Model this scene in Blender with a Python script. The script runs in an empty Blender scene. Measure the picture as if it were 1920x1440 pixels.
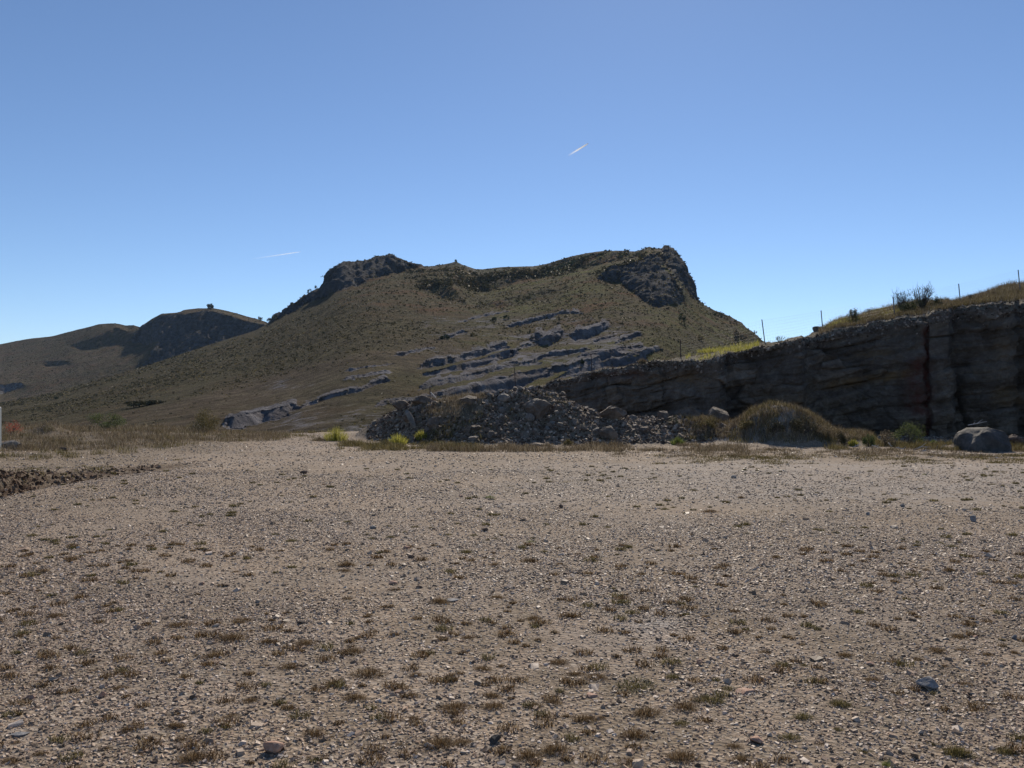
import bpy, math, random
import numpy as np
from mathutils import Vector, Matrix
R = math.radians
rng = np.random.default_rng(7)
random.seed(7)

# ---------------------------------------------------------------- camera, sky, sun, exposure
F = 1507.0        # focal length in photograph pixels (1920 wide)
HY = 740.0        # horizon row in the photograph
CAMZ = 1.6
SUN_EL, SUN_AZ = 37.0, 10.0      # degrees; azimuth to the right of the view direction (+Y)
scene = bpy.context.scene
cam = bpy.data.cameras.new('camera')
cam.sensor_width = 36.0
cam.lens = 36.0 * F / 1920.0
cam.shift_y = (HY - 720.0) / 1920.0
cam.clip_start = 0.1
cam.clip_end = 120000.0
camo = bpy.data.objects.new('camera', cam)
camo.location = (0, 0, CAMZ)
camo.rotation_euler = (R(90), 0, 0)
scene.collection.objects.link(camo)
scene.camera = camo

world = bpy.data.worlds.new('World')
scene.world = world
world.use_nodes = True
wn = world.node_tree.nodes
wl = world.node_tree.links
bg = wn['Background']
sky = wn.new('ShaderNodeTexSky')
sky.sky_type = 'NISHITA'
sky.sun_disc = False
sky.sun_elevation = R(SUN_EL)
sky.sun_rotation = R(SUN_AZ)
sky.altitude = 2600.0
sky.air_density = 1.0
sky.dust_density = 0.3
sky.ozone_density = 4.0
wl.new(sky.outputs[0], bg.inputs['Color'])
bg.inputs['Strength'].default_value = 0.116

sun = bpy.data.lights.new('sun', 'SUN')
sun.energy = 5.0
sun.angle = R(0.53)
sun.color = (1.0, 0.89, 0.74)
suno = bpy.data.objects.new('sun', sun)
sd = Vector((math.sin(R(SUN_AZ)) * math.cos(R(SUN_EL)), math.cos(R(SUN_AZ)) * math.cos(R(SUN_EL)), math.sin(R(SUN_EL))))
suno.rotation_euler = sd.to_track_quat('Z', 'Y').to_euler()
suno.location = (0, 0, 100)
scene.collection.objects.link(suno)
scene.view_settings.view_transform = 'Standard'
scene.view_settings.look = 'None'
scene.view_settings.exposure = 0.0
scene.view_settings.gamma = 1.0

# ---------------------------------------------------------------- numeric helpers
_perm = np.random.default_rng(11).permutation(256)
_perm = np.concatenate([_perm, _perm, _perm]).astype(np.int64)
_g = np.random.default_rng(12).normal(size=(256, 3))
_g /= np.linalg.norm(_g, axis=1)[:, None]

def perlin(x, y, z):
    x, y, z = np.broadcast_arrays(np.asarray(x, float), np.asarray(y, float), np.asarray(z, float))
    xi, yi, zi = np.floor(x).astype(np.int64), np.floor(y).astype(np.int64), np.floor(z).astype(np.int64)
    xf, yf, zf = x - xi, y - yi, z - zi
    u, v, w = [t * t * t * (t * (t * 6 - 15) + 10) for t in (xf, yf, zf)]
    out = 0
    for dx in (0, 1):
        for dy in (0, 1):
            for dz in (0, 1):
                h = _perm[_perm[_perm[(xi + dx) & 255] + ((yi + dy) & 255)] + ((zi + dz) & 255)]
                g = _g[h]
                d = g[..., 0] * (xf - dx) + g[..., 1] * (yf - dy) + g[..., 2] * (zf - dz)
                out = out + d * (u if dx else 1 - u) * (v if dy else 1 - v) * (w if dz else 1 - w)
    return out * 1.6

def fbm(x, y, z, octs=4, gain=0.5, lac=2.03, ridged=False):
    a, s, t = 1.0, 0.0, 0.0
    f = 1.0
    for k in range(octs):
        n = perlin(np.asarray(x) * f + 17.3 * k, np.asarray(y) * f + 5.1 * k, np.asarray(z) * f + 9.7 * k)
        if ridged:
            n = 1 - 2 * np.abs(n)
        s = s + a * n
        t += a
        a *= gain
        f *= lac
    return s / t

def sstep(a, b, x):
    t = np.clip((x - a) / (b - a), 0, 1)
    return t * t * (3 - 2 * t)

def curve(pts):
    p = np.array(pts, float)
    return lambda x: np.interp(x, p[:, 0], p[:, 1])

def W(px, py, d):
    """world point seen at photograph pixel (px, py) at depth d metres"""
    return np.stack([d * (px - 960.0) / F, d * np.ones_like(px * 1.0), CAMZ + d * (HY - py) / F], -1)

def ground_at(px, py):
    d = CAMZ * F / (py - HY)
    return d * (px - 960.0) / F, d

def in_poly(px, py, poly):
    inside = np.zeros(np.shape(px), bool)
    n = len(poly)
    j = n - 1
    for i in range(n):
        xi, yi = poly[i]
        xj, yj = poly[j]
        if yi != yj:
            c = ((yi > py) != (yj > py)) & (px < (xj - xi) * (py - yi) / (yj - yi) + xi)
            inside ^= c
        j = i
    return inside

def cells(u_, v_, so):
    """stepped blocks between joints: value -0.5..0.5 per block"""
    row = np.floor(v_)
    off = np.modf(np.abs(np.sin(row * 12.9898 + so) * 43758.5))[0]
    c_ = np.floor(u_ * (0.7 + 0.6 * off) + off * 9)
    return np.modf(np.abs(np.sin(row * 78.233 + c_ * 37.719 + so) * 24634.6345))[0] - 0.5

# ---------------------------------------------------------------- object helpers
def link(o, parent=None):
    scene.collection.objects.link(o)
    if parent is not None:
        o.parent = parent
    return o

def mesh(name, verts, faces, mat=None, parent=None, smooth=False, attrs=None):
    """faces: an (N,k) array or a list of such arrays"""
    me = bpy.data.meshes.new(name)
    verts = np.asarray(verts, np.float32).reshape(-1, 3)
    if not isinstance(faces, (list, tuple)):
        faces = [faces]
    faces = [np.asarray(f, np.int32) for f in faces if len(f)]
    loops = np.concatenate([f.ravel() for f in faces])
    tot = np.concatenate([np.full(len(f), f.shape[1], np.int32) for f in faces])
    start = np.concatenate([[0], np.cumsum(tot)[:-1]]).astype(np.int32)
    me.vertices.add(len(verts))
    me.vertices.foreach_set('co', verts.ravel())
    me.loops.add(len(loops))
    me.loops.foreach_set('vertex_index', loops)
    me.polygons.add(len(tot))
    me.polygons.foreach_set('loop_start', start)
    me.polygons.foreach_set('loop_total', tot)
    me.polygons.foreach_set('use_smooth', np.full(len(tot), smooth, bool))
    for k, a in (attrs or {}).items():
        at = me.attributes.new(k, 'FLOAT', 'POINT')
        at.data.foreach_set('value', np.asarray(a, np.float32).ravel())
    me.update(calc_edges=True)
    if mat:
        me.materials.append(mat)
    return link(bpy.data.objects.new(name, me), parent)

def grid_faces(nr, nc):
    i = np.arange(nr - 1)[:, None] * nc + np.arange(nc - 1)[None, :]
    i = i.ravel()
    return np.stack([i, i + 1, i + nc + 1, i + nc], 1)

def grid_normals(P):
    du = np.gradient(P, axis=1)
    dv = np.gradient(P, axis=0)
    n = np.cross(du, dv)
    n /= np.linalg.norm(n, axis=-1, keepdims=True) + 1e-12
    return n

def tag(o, label=None, cat=None, group=None, kind=None):
    if label: o['label'] = label
    if cat: o['category'] = cat
    if group: o['group'] = group
    if kind: o['kind'] = kind
    return o

def empty(name, loc, label, cat, group=None, rz=0.0):
    o = bpy.data.objects.new(name, None)
    o.location = loc
    o.rotation_euler = (0, 0, rz)
    o.empty_display_size = 0.2
    link(o)
    return tag(o, label, cat, group)

# ---------------------------------------------------------------- materials
class NT:
    def __init__(s, name):
        s.m = bpy.data.materials.new(name)
        s.m.use_nodes = True
        s.n = s.m.node_tree.nodes
        s.l = s.m.node_tree.links
        s.b = s.n['Principled BSDF']
        s.out = s.n['Material Output']
        s.tc = s.n.new('ShaderNodeTexCoord')
        s.geo = s.n.new('ShaderNodeNewGeometry')
        s.b.inputs['Roughness'].default_value = 0.9
        s.b.inputs['Specular IOR Level'].default_value = 0.25
    def noise(s, scale, detail=4, rough=0.55, vec=None, dist=0.0, stretch=None):
        v = vec or s.tc.outputs['Object']
        if stretch:
            mp = s.n.new('ShaderNodeMapping')
            mp.inputs['Scale'].default_value = stretch
            if len(stretch) == 3:
                pass
            s.l.new(v, mp.inputs['Vector'])
            v = mp.outputs[0]
        t = s.n.new('ShaderNodeTexNoise')
        t.inputs['Scale'].default_value = scale
        t.inputs['Detail'].default_value = detail
        t.inputs['Roughness'].default_value = rough
        t.inputs['Distortion'].default_value = dist
        s.l.new(v, t.inputs['Vector'])
        return t.outputs['Fac']
    def voro(s, scale, feature='F1', out='Distance', vec=None, rand=1.0):
        t = s.n.new('ShaderNodeTexVoronoi')
        t.feature = feature
        t.inputs['Scale'].default_value = scale
        t.inputs['Randomness'].default_value = rand
        s.l.new(vec or s.tc.outputs['Object'], t.inputs['Vector'])
        return t.outputs[out]
    def ramp(s, fac, stops, interp='LINEAR'):
        r = s.n.new('ShaderNodeValToRGB')
        r.color_ramp.interpolation = interp
        e = r.color_ramp.elements
        while len(e) > 1:
            e.remove(e[-1])
        for i, (p, c) in enumerate(stops):
            el = e[0] if i == 0 else e.new(p)
            el.position = p
            if not isinstance(c, (tuple, list)):
                c = (c, c, c)
            el.color = (*c, 1)
        s.l.new(fac, r.inputs[0])
        return r.outputs[0]
    def attr(s, name):
        a = s.n.new('ShaderNodeAttribute')
        a.attribute_name = name
        return a.outputs['Fac']
    def mix(s, fac, a, b, mode='MIX'):
        m = s.n.new('ShaderNodeMix')
        m.data_type = 'RGBA'
        m.blend_type = mode
        m.clamp_factor = True
        for sock, val in ((m.inputs['Factor'], fac), (m.inputs['A'], a), (m.inputs['B'], b)):
            pass
        def put(sock, val, col):
            if hasattr(val, 'is_linked') or hasattr(val, 'links'):
                s.l.new(val, sock)
            elif col:
                sock.default_value = (*val, 1) if isinstance(val, (tuple, list)) else (val, val, val, 1)
            else:
                sock.default_value = val
        put(m.inputs[0], fac, False)
        put(m.inputs[6], a, True)
        put(m.inputs[7], b, True)
        return m.outputs[2]
    def math(s, op, a, b=None, clamp=False):
        m = s.n.new('ShaderNodeMath')
        m.operation = op
        m.use_clamp = clamp
        for k, v in enumerate((a, b)):
            if v is None: continue
            if hasattr(v, 'links'):
                s.l.new(v, m.inputs[k])
            else:
                m.inputs[k].default_value = v
        return m.outputs[0]
    def bump(s, h, strength=0.5, dist=0.02, prev=None):
        b = s.n.new('ShaderNodeBump')
        b.inputs['Strength'].default_value = strength
        b.inputs['Distance'].default_value = dist
        s.l.new(h, b.inputs['Height'])
        if prev is not None:
            s.l.new(prev, b.inputs['Normal'])
        s.l.new(b.outputs[0], s.b.inputs['Normal'])
        return b.outputs[0]
    def color(s, c):
        if hasattr(c, 'links'):
            s.l.new(c, s.b.inputs['Base Color'])
        else:
            s.b.inputs['Base Color'].default_value = (*c, 1)
        return s

def island(s):
    return s.geo.outputs['Random Per Island']

def mat_hill():
    s = NT('hill_ground')
    s.b.inputs['Specular IOR Level'].default_value = 0.03
    s.b.inputs['Roughness'].default_value = 1.0
    rock, green = s.attr('rock'), s.attr('green')
    n1 = s.noise(0.012, 5, 0.6)
    n2 = s.noise(0.25, 6, 0.7)
    n3 = s.noise(1.6, 4, 0.7)
    dry = s.ramp(n2, [(0.3, (0.042, 0.032, 0.023)), (0.5, (0.100, 0.078, 0.055)), (0.72, (0.18, 0.145, 0.105))])
    olive = s.ramp(n2, [(0.3, (0.027, 0.024, 0.014)), (0.5, (0.072, 0.063, 0.037)), (0.7, (0.13, 0.112, 0.066))])
    grn = s.ramp(n3, [(0.3, (0.05, 0.06, 0.02)), (0.7, (0.17, 0.17, 0.05))])
    c = s.mix(s.math('MULTIPLY', s.ramp(n1, [(0.42, 0.0), (0.6, 0.45)]), 1.0), dry, olive)
    c = s.mix(s.attr('olive'), c, olive)
    gm = s.math('MULTIPLY', green, s.ramp(s.noise(0.12, 6, 0.7), [(0.42, 0.0), (0.6, 1.0)]))
    c = s.mix(gm, c, grn)
    rust = s.ramp(s.noise(0.07, 6, 0.75), [(0.50, 0.0), (0.62, 0.85)])
    c = s.mix(s.math('MULTIPLY', rust, s.attr('rust')), c, (0.12, 0.066, 0.038))
    rk = s.ramp(s.noise(0.35, 7, 0.72), [(0.28, (0.045, 0.045, 0.048)), (0.48, (0.115, 0.113, 0.115)), (0.7, (0.23, 0.225, 0.22))])
    och = s.ramp(s.noise(0.1, 4, 0.6), [(0.55, 0.0), (0.75, 0.5)])
    rk = s.mix(och, rk, (0.14, 0.10, 0.062))
    rm = s.math('ADD', rock, s.math('MULTIPLY', s.math('SUBTRACT', s.noise(0.5, 7, 0.78), 0.5), 2.2))
    rm = s.ramp(rm, [(0.40, 0.0), (0.68, 1.0)])
    rk = s.mix(s.attr('crag'), s.mix(1.0, rk, (1.3, 1.28, 1.34), 'MULTIPLY'), s.mix(1.0, rk, (0.62, 0.64, 0.66), 'MULTIPLY'))  # crags' shade deepened in the rock colour, other rock tinted lighter
    c = s.mix(rm, c, rk)
    # dark tussocks and stones scattered over the turf
    v = s.ramp(s.voro(1.15), [(0.12, 1.0), (0.36, 0.0)])
    vm = s.math('MULTIPLY', v, s.ramp(s.noise(0.06, 5, 0.6), [(0.35, 0.15), (0.6, 0.8)]))
    c = s.mix(s.math('MULTIPLY', vm, s.math('SUBTRACT', 1.0, rm, True)), c, (0.022, 0.021, 0.011))
    s.color(c)
    h = s.math('ADD', s.noise(0.7, 8, 0.72), s.math('MULTIPLY', v, 0.25))
    b1 = s.bump(h, 0.9, 1.3)
    s.bump(s.noise(5.0, 6, 0.7), 0.6, 0.2, b1)
    return s.m

def mat_bank():
    s = NT('bank_rock')
    s.b.inputs['Specular IOR Level'].default_value = 0.12
    z = s.attr('strata')
    comb = s.n.new('ShaderNodeCombineXYZ')
    sep = s.n.new('ShaderNodeSeparateXYZ')
    s.l.new(s.tc.outputs['Object'], sep.inputs[0])
    s.l.new(s.math('MULTIPLY', sep.outputs[0], 0.16), comb.inputs[0])
    s.l.new(s.math('MULTIPLY', sep.outputs[1], 0.16), comb.inputs[1])
    s.l.new(s.math('MULTIPLY', z, 1.5), comb.inputs[2])
    band = s.noise(1.3, 6, 0.65, comb.outputs[0], 0.6)
    blotch = s.noise(1.4, 8, 0.75)
    c = s.ramp(band, [(0.28, (0.06, 0.045, 0.033)), (0.45, (0.21, 0.17, 0.13)), (0.56, (0.115, 0.08, 0.052)), (0.72, (0.34, 0.285, 0.225))])
    c = s.mix(0.55, c, s.ramp(blotch, [(0.3, (0.05, 0.04, 0.033)), (0.52, (0.19, 0.16, 0.135)), (0.72, (0.42, 0.37, 0.31))]))
    c = s.mix(0.8, c, s.ramp(s.attr('blockv'), [(0.0, (0.55, 0.5, 0.46)), (0.45, (0.95, 0.93, 0.92)), (0.75, (1.15, 1.05, 0.92)), (1.0, (1.7, 1.62, 1.55))]), 'MULTIPLY')
    om = s.math('MULTIPLY', s.attr('ochre'), s.ramp(s.noise(2.2, 6, 0.7), [(0.32, 0.1), (0.6, 1.0)]))
    c = s.mix(om, c, (0.26, 0.165, 0.08))
    c = s.mix(s.math('MULTIPLY', s.attr('red'), s.ramp(s.noise(2.5, 6, 0.7), [(0.35, 0.1), (0.6, 1.0)])), c, (0.15, 0.05, 0.035))
    soil = s.ramp(s.noise(2.0, 8, 0.75), [(0.3, (0.10, 0.085, 0.06)), (0.55, (0.21, 0.185, 0.14)), (0.75, (0.33, 0.31, 0.27))])
    gm = s.math('ADD', s.attr('soil'), s.math('MULTIPLY', s.math('SUBTRACT', s.noise(2.2, 6, 0.7), 0.5), 1.2))
    c = s.mix(s.ramp(gm, [(0.4, 0.0), (0.6, 1.0)]), c, soil)
    s.color(c)
    b1 = s.bump(s.math('ADD', s.noise(2.2, 9, 0.72), s.math('MULTIPLY', band, 1.2)), 0.85, 0.35)
    b2 = s.bump(s.voro(3.2, 'DISTANCE_TO_EDGE'), 0.6, 0.12, b1)
    s.bump(s.noise(14.0, 6, 0.7), 0.6, 0.06, b2)
    return s.m

def mat_gravel():
    s = NT('gravel')
    fine = s.noise(26.0, 8, 0.8)
    med = s.noise(0.55, 7, 0.65)
    big = s.noise(0.09, 4, 0.55)
    stone = s.voro(38.0, 'F1', 'Color')
    st = s.n.new('ShaderNodeSeparateColor')
    s.l.new(stone, st.inputs[0])
    base = s.ramp(fine, [(0.25, (0.135, 0.10, 0.068)), (0.5, (0.30, 0.237, 0.17)), (0.75, (0.49, 0.405, 0.305))])
    chips = s.ramp(st.outputs[0], [(0.0, (0.09, 0.065, 0.047)), (0.35, (0.23, 0.17, 0.124)), (0.6, (0.38, 0.28, 0.205)), (0.85, (0.41, 0.345, 0.28)), (1.0, (0.46, 0.40, 0.34))])
    c = s.mix(0.55, base, chips)
    c = s.mix(s.ramp(med, [(0.42, 0.0), (0.62, 0.6)]), c, (0.27, 0.23, 0.195))
    c = s.mix(s.ramp(big, [(0.40, 0.0), (0.62, 0.42)]), c, (0.155, 0.122, 0.086))
    c = s.mix(s.math('MULTIPLY', s.attr('soil'), s.ramp(s.noise(3.0, 7, 0.75), [(0.3, 0.2), (0.62, 1.0)])), c, s.ramp(fine, [(0.3, (0.075, 0.056, 0.035)), (0.6, (0.17, 0.135, 0.09)), (0.8, (0.25, 0.21, 0.15))]))
    c = s.mix(s.math('MULTIPLY', s.attr('red'), s.ramp(s.noise(5.0, 6, 0.7), [(0.4, 0.0), (0.6, 0.9)])), c, (0.055, 0.03, 0.02))  # shaded face of the left soil lip painted in as very dark brown
    c = s.mix(s.math('MULTIPLY', s.attr('pale'), s.ramp(s.noise(4.0, 6, 0.7), [(0.35, 0.0), (0.55, 0.9)])), c, (0.36, 0.34, 0.325))
    s.color(c)
    s.b.inputs['Roughness'].default_value = 0.9
    s.b.inputs['Specular IOR Level'].default_value = 0.1
    b1 = s.bump(s.voro(38.0), 0.7, 0.018)
    b2 = s.bump(s.noise(70.0, 6, 0.75), 0.6, 0.006, b1)
    s.bump(s.noise(7.0, 6, 0.7), 0.5, 0.03, b2)
    return s.m

def mat_stones(name, stops, rough=0.55, spec=0.4, scale=60.0):
    s = NT(name)
    c = s.ramp(island(s), stops)
    c = s.mix(0.5, c, s.ramp(s.noise(scale, 5, 0.7), [(0.3, 0.35), (0.7, 1.2)]), 'MULTIPLY')
    s.color(c)
    s.b.inputs['Roughness'].default_value = rough
    s.b.inputs['Specular IOR Level'].default_value = spec
    s.bump(s.noise(scale * 1.5, 5, 0.7), 0.4, 0.004)
    return s.m

def mat_rock(name, a, b, c3, scale=3.0, bumpd=0.06, stain=None):
    s = NT(name)
    c = s.ramp(s.noise(scale, 9, 0.72), [(0.3, a), (0.5, b), (0.72, c3)])
    if stain:
        c = s.mix(s.ramp(s.noise(scale * 0.6, 5, 0.6), [(0.5, 0.0), (0.68, 0.85)]), c, stain)
    s.color(c)
    s.b.inputs['Roughness'].default_value = 0.8
    b1 = s.bump(s.noise(scale * 2.2, 9, 0.75), 0.8, bumpd)
    s.bump(s.noise(scale * 12, 5, 0.7), 0.5, bumpd * 0.25, b1)
    return s.m

def mat_leaf(name, stops, trans=0.35, rough=0.6):
    s = NT(name)
    c = s.ramp(island(s), stops)
    s.color(c)
    s.b.inputs['Roughness'].default_value = rough
    s.b.inputs['Specular IOR Level'].default_value = 0.2
    t = s.n.new('ShaderNodeBsdfTranslucent')
    s.l.new(c, t.inputs[0])
    mx = s.n.new('ShaderNodeMixShader')
    mx.inputs[0].default_value = trans
    s.l.new(s.b.outputs[0], mx.inputs[1])
    s.l.new(t.outputs[0], mx.inputs[2])
    s.l.new(mx.outputs[0], s.out.inputs['Surface'])
    return s.m

def mat_plain(name, col, rough=0.6, metal=0.0, scale=30.0, var=0.35):
    s = NT(name)
    k = tuple(max(0, v * (1 - var)) for v in col)
    k2 = tuple(min(1, v * (1 + var)) for v in col)
    s.color(s.ramp(s.noise(scale, 5, 0.7), [(0.3, k), (0.7, k2)]))
    s.b.inputs['Roughness'].default_value = rough
    s.b.inputs['Metallic'].default_value = metal
    return s.m

M_hill, M_bank, M_gravel = mat_hill(), mat_bank(), mat_gravel()

#==TERRAIN
# ---------------------------------------------------------------- hills
def solve_logdepth(px, py, L0, wt, tgt, lam, fix, fixw):
    """least squares: vertical log-depth steps follow tgt (weight wt), neighbours stay alike (lam), fixed rows hold L0"""
    def level(L, wt, tgt, lam, fix, fixw, L0, it):
        for _ in range(it):
            num = fixw * L0 + 0 * L
            den = fixw + 1e-6
            num[:-1] += wt * (L[1:] - tgt); den = den + np.pad(wt, ((0, 1), (0, 0)))
            num[1:] += wt * (L[:-1] + tgt); den = den + np.pad(wt, ((1, 0), (0, 0)))
            num[:, :-1] += lam * L[:, 1:]; den = den + np.pad(np.full((L.shape[0], L.shape[1] - 1), lam), ((0, 0), (0, 1)))
            num[:, 1:] += lam * L[:, :-1]; den = den + np.pad(np.full((L.shape[0], L.shape[1] - 1), lam), ((0, 0), (1, 0)))
            L = L + 0.9 * (num / den - L)
        return L
    return level(L0.copy(), wt, tgt, lam, fix, fixw, L0, 500)

def catmull(A, r, c):
    """bicubic sample of A at float rows r, cols c"""
    nr, nc = A.shape
    ri, ci = np.clip(np.floor(r).astype(int), 0, nr - 2), np.clip(np.floor(c).astype(int), 0, nc - 2)
    rf, cf = r - ri, c - ci
    def ws(t):
        return [-0.5*t**3+t**2-0.5*t, 1.5*t**3-2.5*t**2+1, -1.5*t**3+2*t**2+0.5*t, 0.5*t**3-0.5*t**2]
    wr, wc = ws(rf), ws(cf)
    out = 0
    for a in range(4):
        rr = np.clip(ri + a - 1, 0, nr - 1)
        for b in range(4):
            cc = np.clip(ci + b - 1, 0, nc - 1)
            out = out + wr[a] * wc[b] * A[rr, cc]
    return out

def cols(lo, a, b, hi, fine, coarse):
    return np.concatenate([np.arange(lo, a, coarse), np.arange(a, b, fine), np.arange(b, hi + 1, coarse)])

def build_hill(name, sil, basepy, dbase, dcrest, steep, px, nrows, ledges=(), back=60.0, noise_amp=1.0, seed=0.0, zones=None, sil_rough=2.0):
    gx = np.arange(px[0], px[-1] + 6, 5.0)
    gy = np.arange(440.0, 852.0, 1.6)[::-1]        # row 0 = lowest on screen
    GX, GY = np.meshgrid(gx, gy)
    S, B = sil(GX), basepy(GX)
    db, dc = np.log(dbase(GX)), np.log(dcrest(GX))
    v = np.clip((B - GY) / np.maximum(B - S, 8), -0.2, 1.3)
    L0 = db + (dc - db) * v
    step = 1.6 / np.maximum(B - S, 8) * (dc - db)
    rel = np.ones_like(GX)
    wt = np.full_like(GX, 0.06)
    wx = GX + 7 * fbm(GX * 0.02, GY * 0.02, seed, 3)
    wy = GY + 6 * fbm(GX * 0.02, GY * 0.02, seed + 4, 3)
    st = np.zeros_like(GX)
    cg = np.zeros_like(GX)
    for poly, r in steep:
        m = in_poly(wx, wy, poly)
        rel[m] = r
        wt[m] = 1.0
        st[m] = 1.0 if r < 0.3 else 0.35
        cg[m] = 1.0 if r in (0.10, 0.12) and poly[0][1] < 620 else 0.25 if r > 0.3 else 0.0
    for pts, hpx, r in ledges:
        p = np.array(pts, float)
        lo, hi = p[0, 0], p[-1, 0]
        ly = np.interp(GX, p[:, 0], p[:, 1]) + 2.6 * fbm(GX * 0.05, 0, lo, 3)
        hh = hpx * (0.9 + 0.5 * fbm(GX * 0.03, 3.0, lo, 2)) * sstep(lo, lo + 14, GX) * sstep(hi, hi - 14, GX)
        face = (GY < ly) & (GY > ly - hh) & (GX > lo) & (GX < hi)
        slab = (GY <= ly - hh) & (GY > ly - 1.5 * hh) & (GX > lo) & (GX < hi)
        rel[slab] = 2.4
        rel[face] = r
        wt[face] = 1.0
        wt[slab] = 0.4
        st[face] = 0.9
        st[slab] = np.maximum(st[slab], 0.8)
    fixw = np.where((np.abs(GY - S) < 3.0), 0.6, 0.0) + np.where(GY > B - 2, 1.0, 0.0)
    L = solve_logdepth(gx, gy, L0, wt[:-1], (step * rel)[:-1], 0.012, None, fixw)
    # depth must always grow upward on screen
    L = np.maximum.accumulate(L + 0, axis=0)
    L += np.arange(len(gy))[:, None] * 2e-5
    PX = np.broadcast_to(px[None, :], (nrows, len(px)))
    t = np.linspace(0, 1, nrows)[:, None]
    s1 = sil(px)[None, :]
    PY = basepy(px)[None, :] + (s1 - basepy(px)[None, :]) * t
    r = (gy[0] - PY) / 1.6
    c = (PX - gx[0]) / 5.0
    D = np.exp(catmull(L, r, c))
    rock = catmull(st, r, c)
    crag = catmull(cg, r, c)
    P = W(PX, PY, D)
    # the back of the hill
    bk = []
    zc = P[-1, :, 2]
    for k, (dd, f) in enumerate(((0.012, 0.985), (0.05, 0.93), (0.15, 0.75), (0.4, 0.35), (0.8, -0.1))):
        q = P[-1].copy()
        sc = 1 + dd
        q[:, 0] *= sc; q[:, 1] *= sc
        q[:, 2] = np.where(zc > 0, zc * f, zc - 3 * k) - (25 if k == 4 else 0)
        bk.append(q)
    P = np.concatenate([P, np.array(bk)], 0)
    ext = lambda A: np.concatenate([A, np.repeat(A[-1:], 5, 0)], 0)
    PYe, PXe, rock, crag = ext(PY), ext(PX), ext(rock), np.clip(ext(crag), 0, 1)
    N = grid_normals(P)
    if np.mean(N[..., 2]) < 0: N = -N
    x, y, z = P[..., 0], P[..., 1], P[..., 2]
    D1 = y
    lod = 0.0025 * D1                                  # metres per render pixel, about
    rk = np.clip(rock, 0, 1)
    n_big = fbm(x * 0.018, y * 0.018, z * 0.018 + seed, 3)
    n_mid = fbm(x * 0.09, y * 0.09, z * 0.14 + seed, 4)
    n_crag = fbm(x * 0.075, y * 0.05, z * 0.022 + seed, 4, 0.5, ridged=True) + 0.35 * np.tanh(3 * perlin(x * 0.22, y * 0.1, z * 0.16))
    n_fract = np.tanh(4 * perlin(x * 0.20, y * 0.08, z * 0.035 + seed)) + 0.5 * np.tanh(4 * perlin(x * 0.45, y * 0.2, z * 0.12))
    wv = 0.8 * perlin(x * 0.06, y * 0.06, z * 0.06)
    blk = cells(x * 0.16 + wv, z * 0.075 + wv * 0.7 - x * 0.01, seed) + 0.5 * cells(x * 0.4 + wv * 2, z * 0.2 - wv, seed + 3)
    qq = z - 0.22 * x
    n_slab = np.tanh(2.5 * perlin(x * 0.05, y * 0.05, qq * 0.9 + seed)) + 0.7 * perlin(x * 0.3, y * 0.3, qq * 0.8)
    n_fine = fbm(x * 0.45, y * 0.3, z * 0.45 + seed, 4, 0.6)
    scale = np.clip(D1 / 300.0, 0.12, 1.5)
    fade = sstep(0.0, 0.05, np.linspace(0, 1, P.shape[0]))[:, None]
    amp = noise_amp * scale * fade
    near_crest = 1 - 0.45 * np.exp(-np.abs(PYe - sil(PXe)) / 5.0)
    disp = amp * near_crest * (0.9 * n_mid * (0.35 + rk) + (0.7 * n_crag + 0.5 * n_fract + 1.7 * blk) * crag + 0.55 * n_slab * rk * (1 - crag) + 0.55 * n_fine * (0.45 + rk) + 1.0 * n_big)
    P = P + N * disp[..., None]
    # dark patches/greens by place
    green = np.zeros_like(rk); olive = np.zeros_like(rk); rust = np.zeros_like(rk)
    if zones:
        green, olive, rust, rk = zones(PXe, PYe, rk, x, y, z)
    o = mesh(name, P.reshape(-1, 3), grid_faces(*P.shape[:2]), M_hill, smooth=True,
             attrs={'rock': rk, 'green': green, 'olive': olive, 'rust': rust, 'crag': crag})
    return o, P, PYe, rk

sil_main = curve([(-1000, 850), (-500, 815), (-200, 785), (0, 757), (100, 737), (250, 692), (480, 620), (512, 603), (520, 592), (540, 577), (575, 555),
                  (600, 541), (608, 526), (620, 508), (635, 493), (645, 490), (660, 491), (680, 492), (690, 487), (705, 483), (720, 480), (733, 482), (745, 487),
                  (760, 491), (775, 497), (800, 500), (812, 499), (830, 496), (843, 494), (855, 490), (865, 495), (890, 504), (900, 505), (950, 500), (1000, 499),
                  (1030, 494), (1060, 484), (1100, 475), (1130, 471), (1170, 470), (1190, 471), (1205, 467), (1218, 462), (1226, 465), (1250, 466), (1262, 468),
                  (1270, 476), (1275, 486), (1282, 488), (1287, 500), (1290, 512), (1297, 518), (1301, 530), (1306, 545), (1309, 556), (1316, 565), (1330, 576),
                  (1345, 585), (1360, 589), (1375, 597), (1390, 604), (1397, 612), (1410, 622), (1430, 640), (1460, 655), (1600, 715), (1800, 760), (2300, 800), (2800, 830)])
base_main = lambda x: 846.0 + 0 * np.asarray(x, float)
db_main = curve([(-1000, 150), (0, 62), (400, 50), (900, 52), (1400, 70), (2000, 80), (2800, 90)])
dc_main = curve([(-1000, 230), (0, 290), (250, 330), (500, 360), (700, 370), (900, 390), (1100, 350), (1250, 320), (1320, 300), (1430, 250), (1700, 180), (2800, 150)])
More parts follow.
